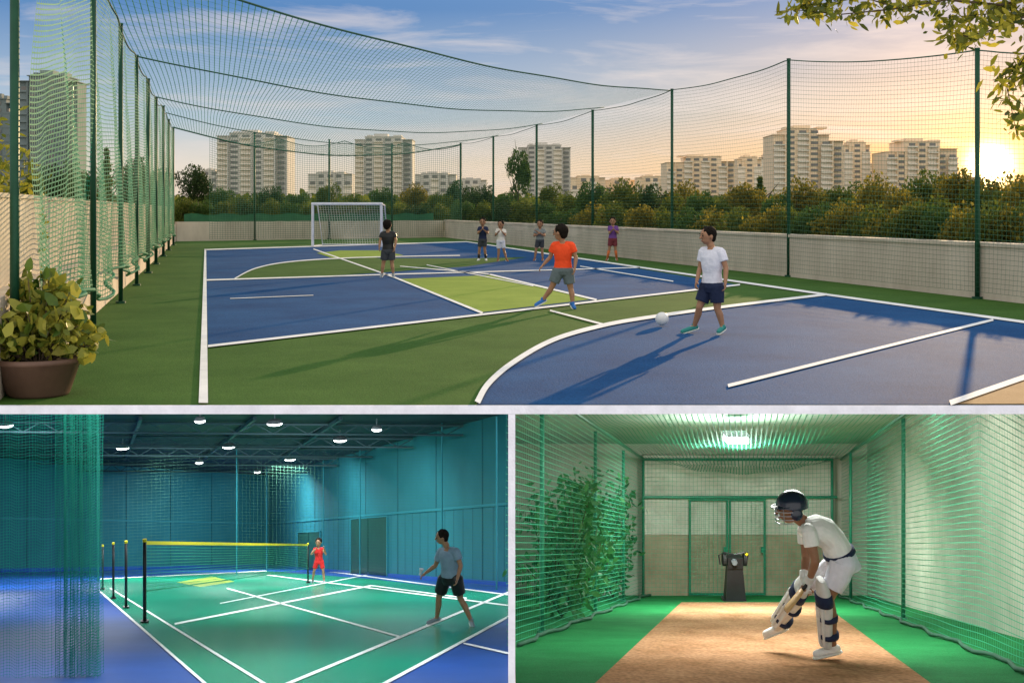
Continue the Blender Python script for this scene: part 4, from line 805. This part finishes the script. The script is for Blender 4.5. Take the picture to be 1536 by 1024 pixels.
for i in range(m_+1):
    t=(math.pi*.56)*i/m_
    for k in range(n):
        a=2*math.pi*k/n; tt=t*(1-.12*max(0,math.cos(a))) ; vs.append(c+sdv*(r_*1.0*math.sin(tt)*math.sin(a))+fd*(r_*1.12*math.sin(tt)*math.cos(a))+up*(r_*1.02*math.cos(tt)))
g.add(vs,[(i*n+k,i*n+(k+1)%n,(i+1)*n+(k+1)%n,(i+1)*n+k) for i in range(m_) for k in range(n)]); hm=build('helmet',g,M['helmet'],root,True)
g=G(); 
pk=[c+fd*r_*(1.05*math.cos(a))+sdv*r_*.98*math.sin(a)+up*r_*.12 for a in np.linspace(-1.2,1.2,13)]; pk2=[p_+fd*r_*.38*max(.1,math.cos(a))-up*r_*.10 for p_,a in zip(pk,np.linspace(-1.2,1.2,13))]
g.prism([x-up*.008 for x in pk]+[x-up*.008 for x in pk2[::-1]],[x+up*.004 for x in pk]+[x+up*.004 for x in pk2[::-1]]); build('peak',g,M['helmet'],hm)
g=G()
for j in range(4):
    g.tube([c+fd*r_*(1.22*math.cos(a))+sdv*r_*.98*math.sin(a)-up*r_*(.25+.26*j) for a in np.linspace(-1.35,1.35,15)],.0045,5)
for a in (-.8,0,.8): g.tube([c+fd*r_*1.2*math.cos(a)+sdv*r_*.98*math.sin(a)+up*r_*.05,c+fd*r_*1.22*math.cos(a)+sdv*r_*.98*math.sin(a)-up*r_*1.05],.005,5)
build('grille',g,M['grille'],hm)
g=G(); 
for s in (-1,1): g.ell(c+sdv*s*r_*.9-up*r_*.45,(r_*.14,r_*.42,r_*.42),sdv,fd,up)
build('ear_guard',g,M['helmet'],hm,True)
def pad(kn,an):
    d=(kn-an).normalized(); fw=Vector((-1,0,0)); fw=(fw-d*fw.dot(d)).normalized(); sv=d.cross(fw).normalized(); L=(kn-an).length
    def ring(p,w_,t_,f_): return (p+fw*f_,sv*w_,fw*t_)
    g=G(); g.loft([ring(an-d*.02,.08,.048,.04),ring(an+d*L*.3,.09,.058,.035),ring(an+d*L*.75,.105,.066,.03),ring(kn,.11,.075,.035),ring(kn+d*.10,.105,.06,.045),ring(kn+d*.19,.085,.032,.06)],20)
    o=solid('leg_pad',g,M['pad'],root,.007,2)
    for t in (-.9,-.3,.3,.9):
        gg=G(); gg.cap(an+sv*t*.078+fw*(.04+.052*math.sqrt(1-t*t*.8)),kn-d*.08+sv*t*.09+fw*(.04+.062*math.sqrt(1-t*t*.8)),.015,.017); build('pad_roll',gg,M['pad'],o,True)
    for h in (.2,.58):
        p_=an+d*L*h; gg=G(); gg.loft([(p_-d*.02+fw*.012,sv*.112,fw*.092),(p_+d*.02+fw*.012,sv*.112,fw*.092)],20); build('strap',gg,M['navy'],o,True)
    gg=G(); gg.loft([(kn-d*.06+fw*.035,sv*.115,fw*.082),(kn+d*.05+fw*.042,sv*.112,fw*.080)],20); build('knee_roll',gg,M['navy'],o,True)
pad(Q['knL'],Q['anL']+Vector((.02,0,.03))); pad(Q['knR'],Q['anR']+Vector((-.02,0,.05)))
for s in 'LR':
    g=G(); wr=Q['wr'+s]; d=(wr-Q['el'+s]).normalized(); hand(g,wr,Q['el'+s],1.3,1.0,1 if s=='L' else -1); g.tube([wr-d*.05,wr+d*.03],[.046,.040],14); solid('glove',g,M['pad'],root,.006,1)
bt=thing('cricket_bat','wooden cricket bat held low in both gloved hands','bat',P(1172,915,Yt)); 
tip=P(1178,916,Yt-.34); hd=P(1217,868,Yt-.10); dd=(tip-hd).normalized(); hl=hd.lerp(tip,.34)
g=G(); g.tube([hd,hl],.017,10); build('handle',g,M['rubber'],bt,True)
sv2=dd.cross(Vector((0,1,0))).normalized(); g=G(); g.loft([(hl,sv2*.018,Vector((0,.02,0))),(hl+dd*.05,sv2*.024,Vector((0,.05,0))),(tip-dd*.03,sv2*.026,Vector((0,.054,0))),(tip,sv2*.018,Vector((0,.045,0)))],16); build('blade',g,M['wood'],bt,True)
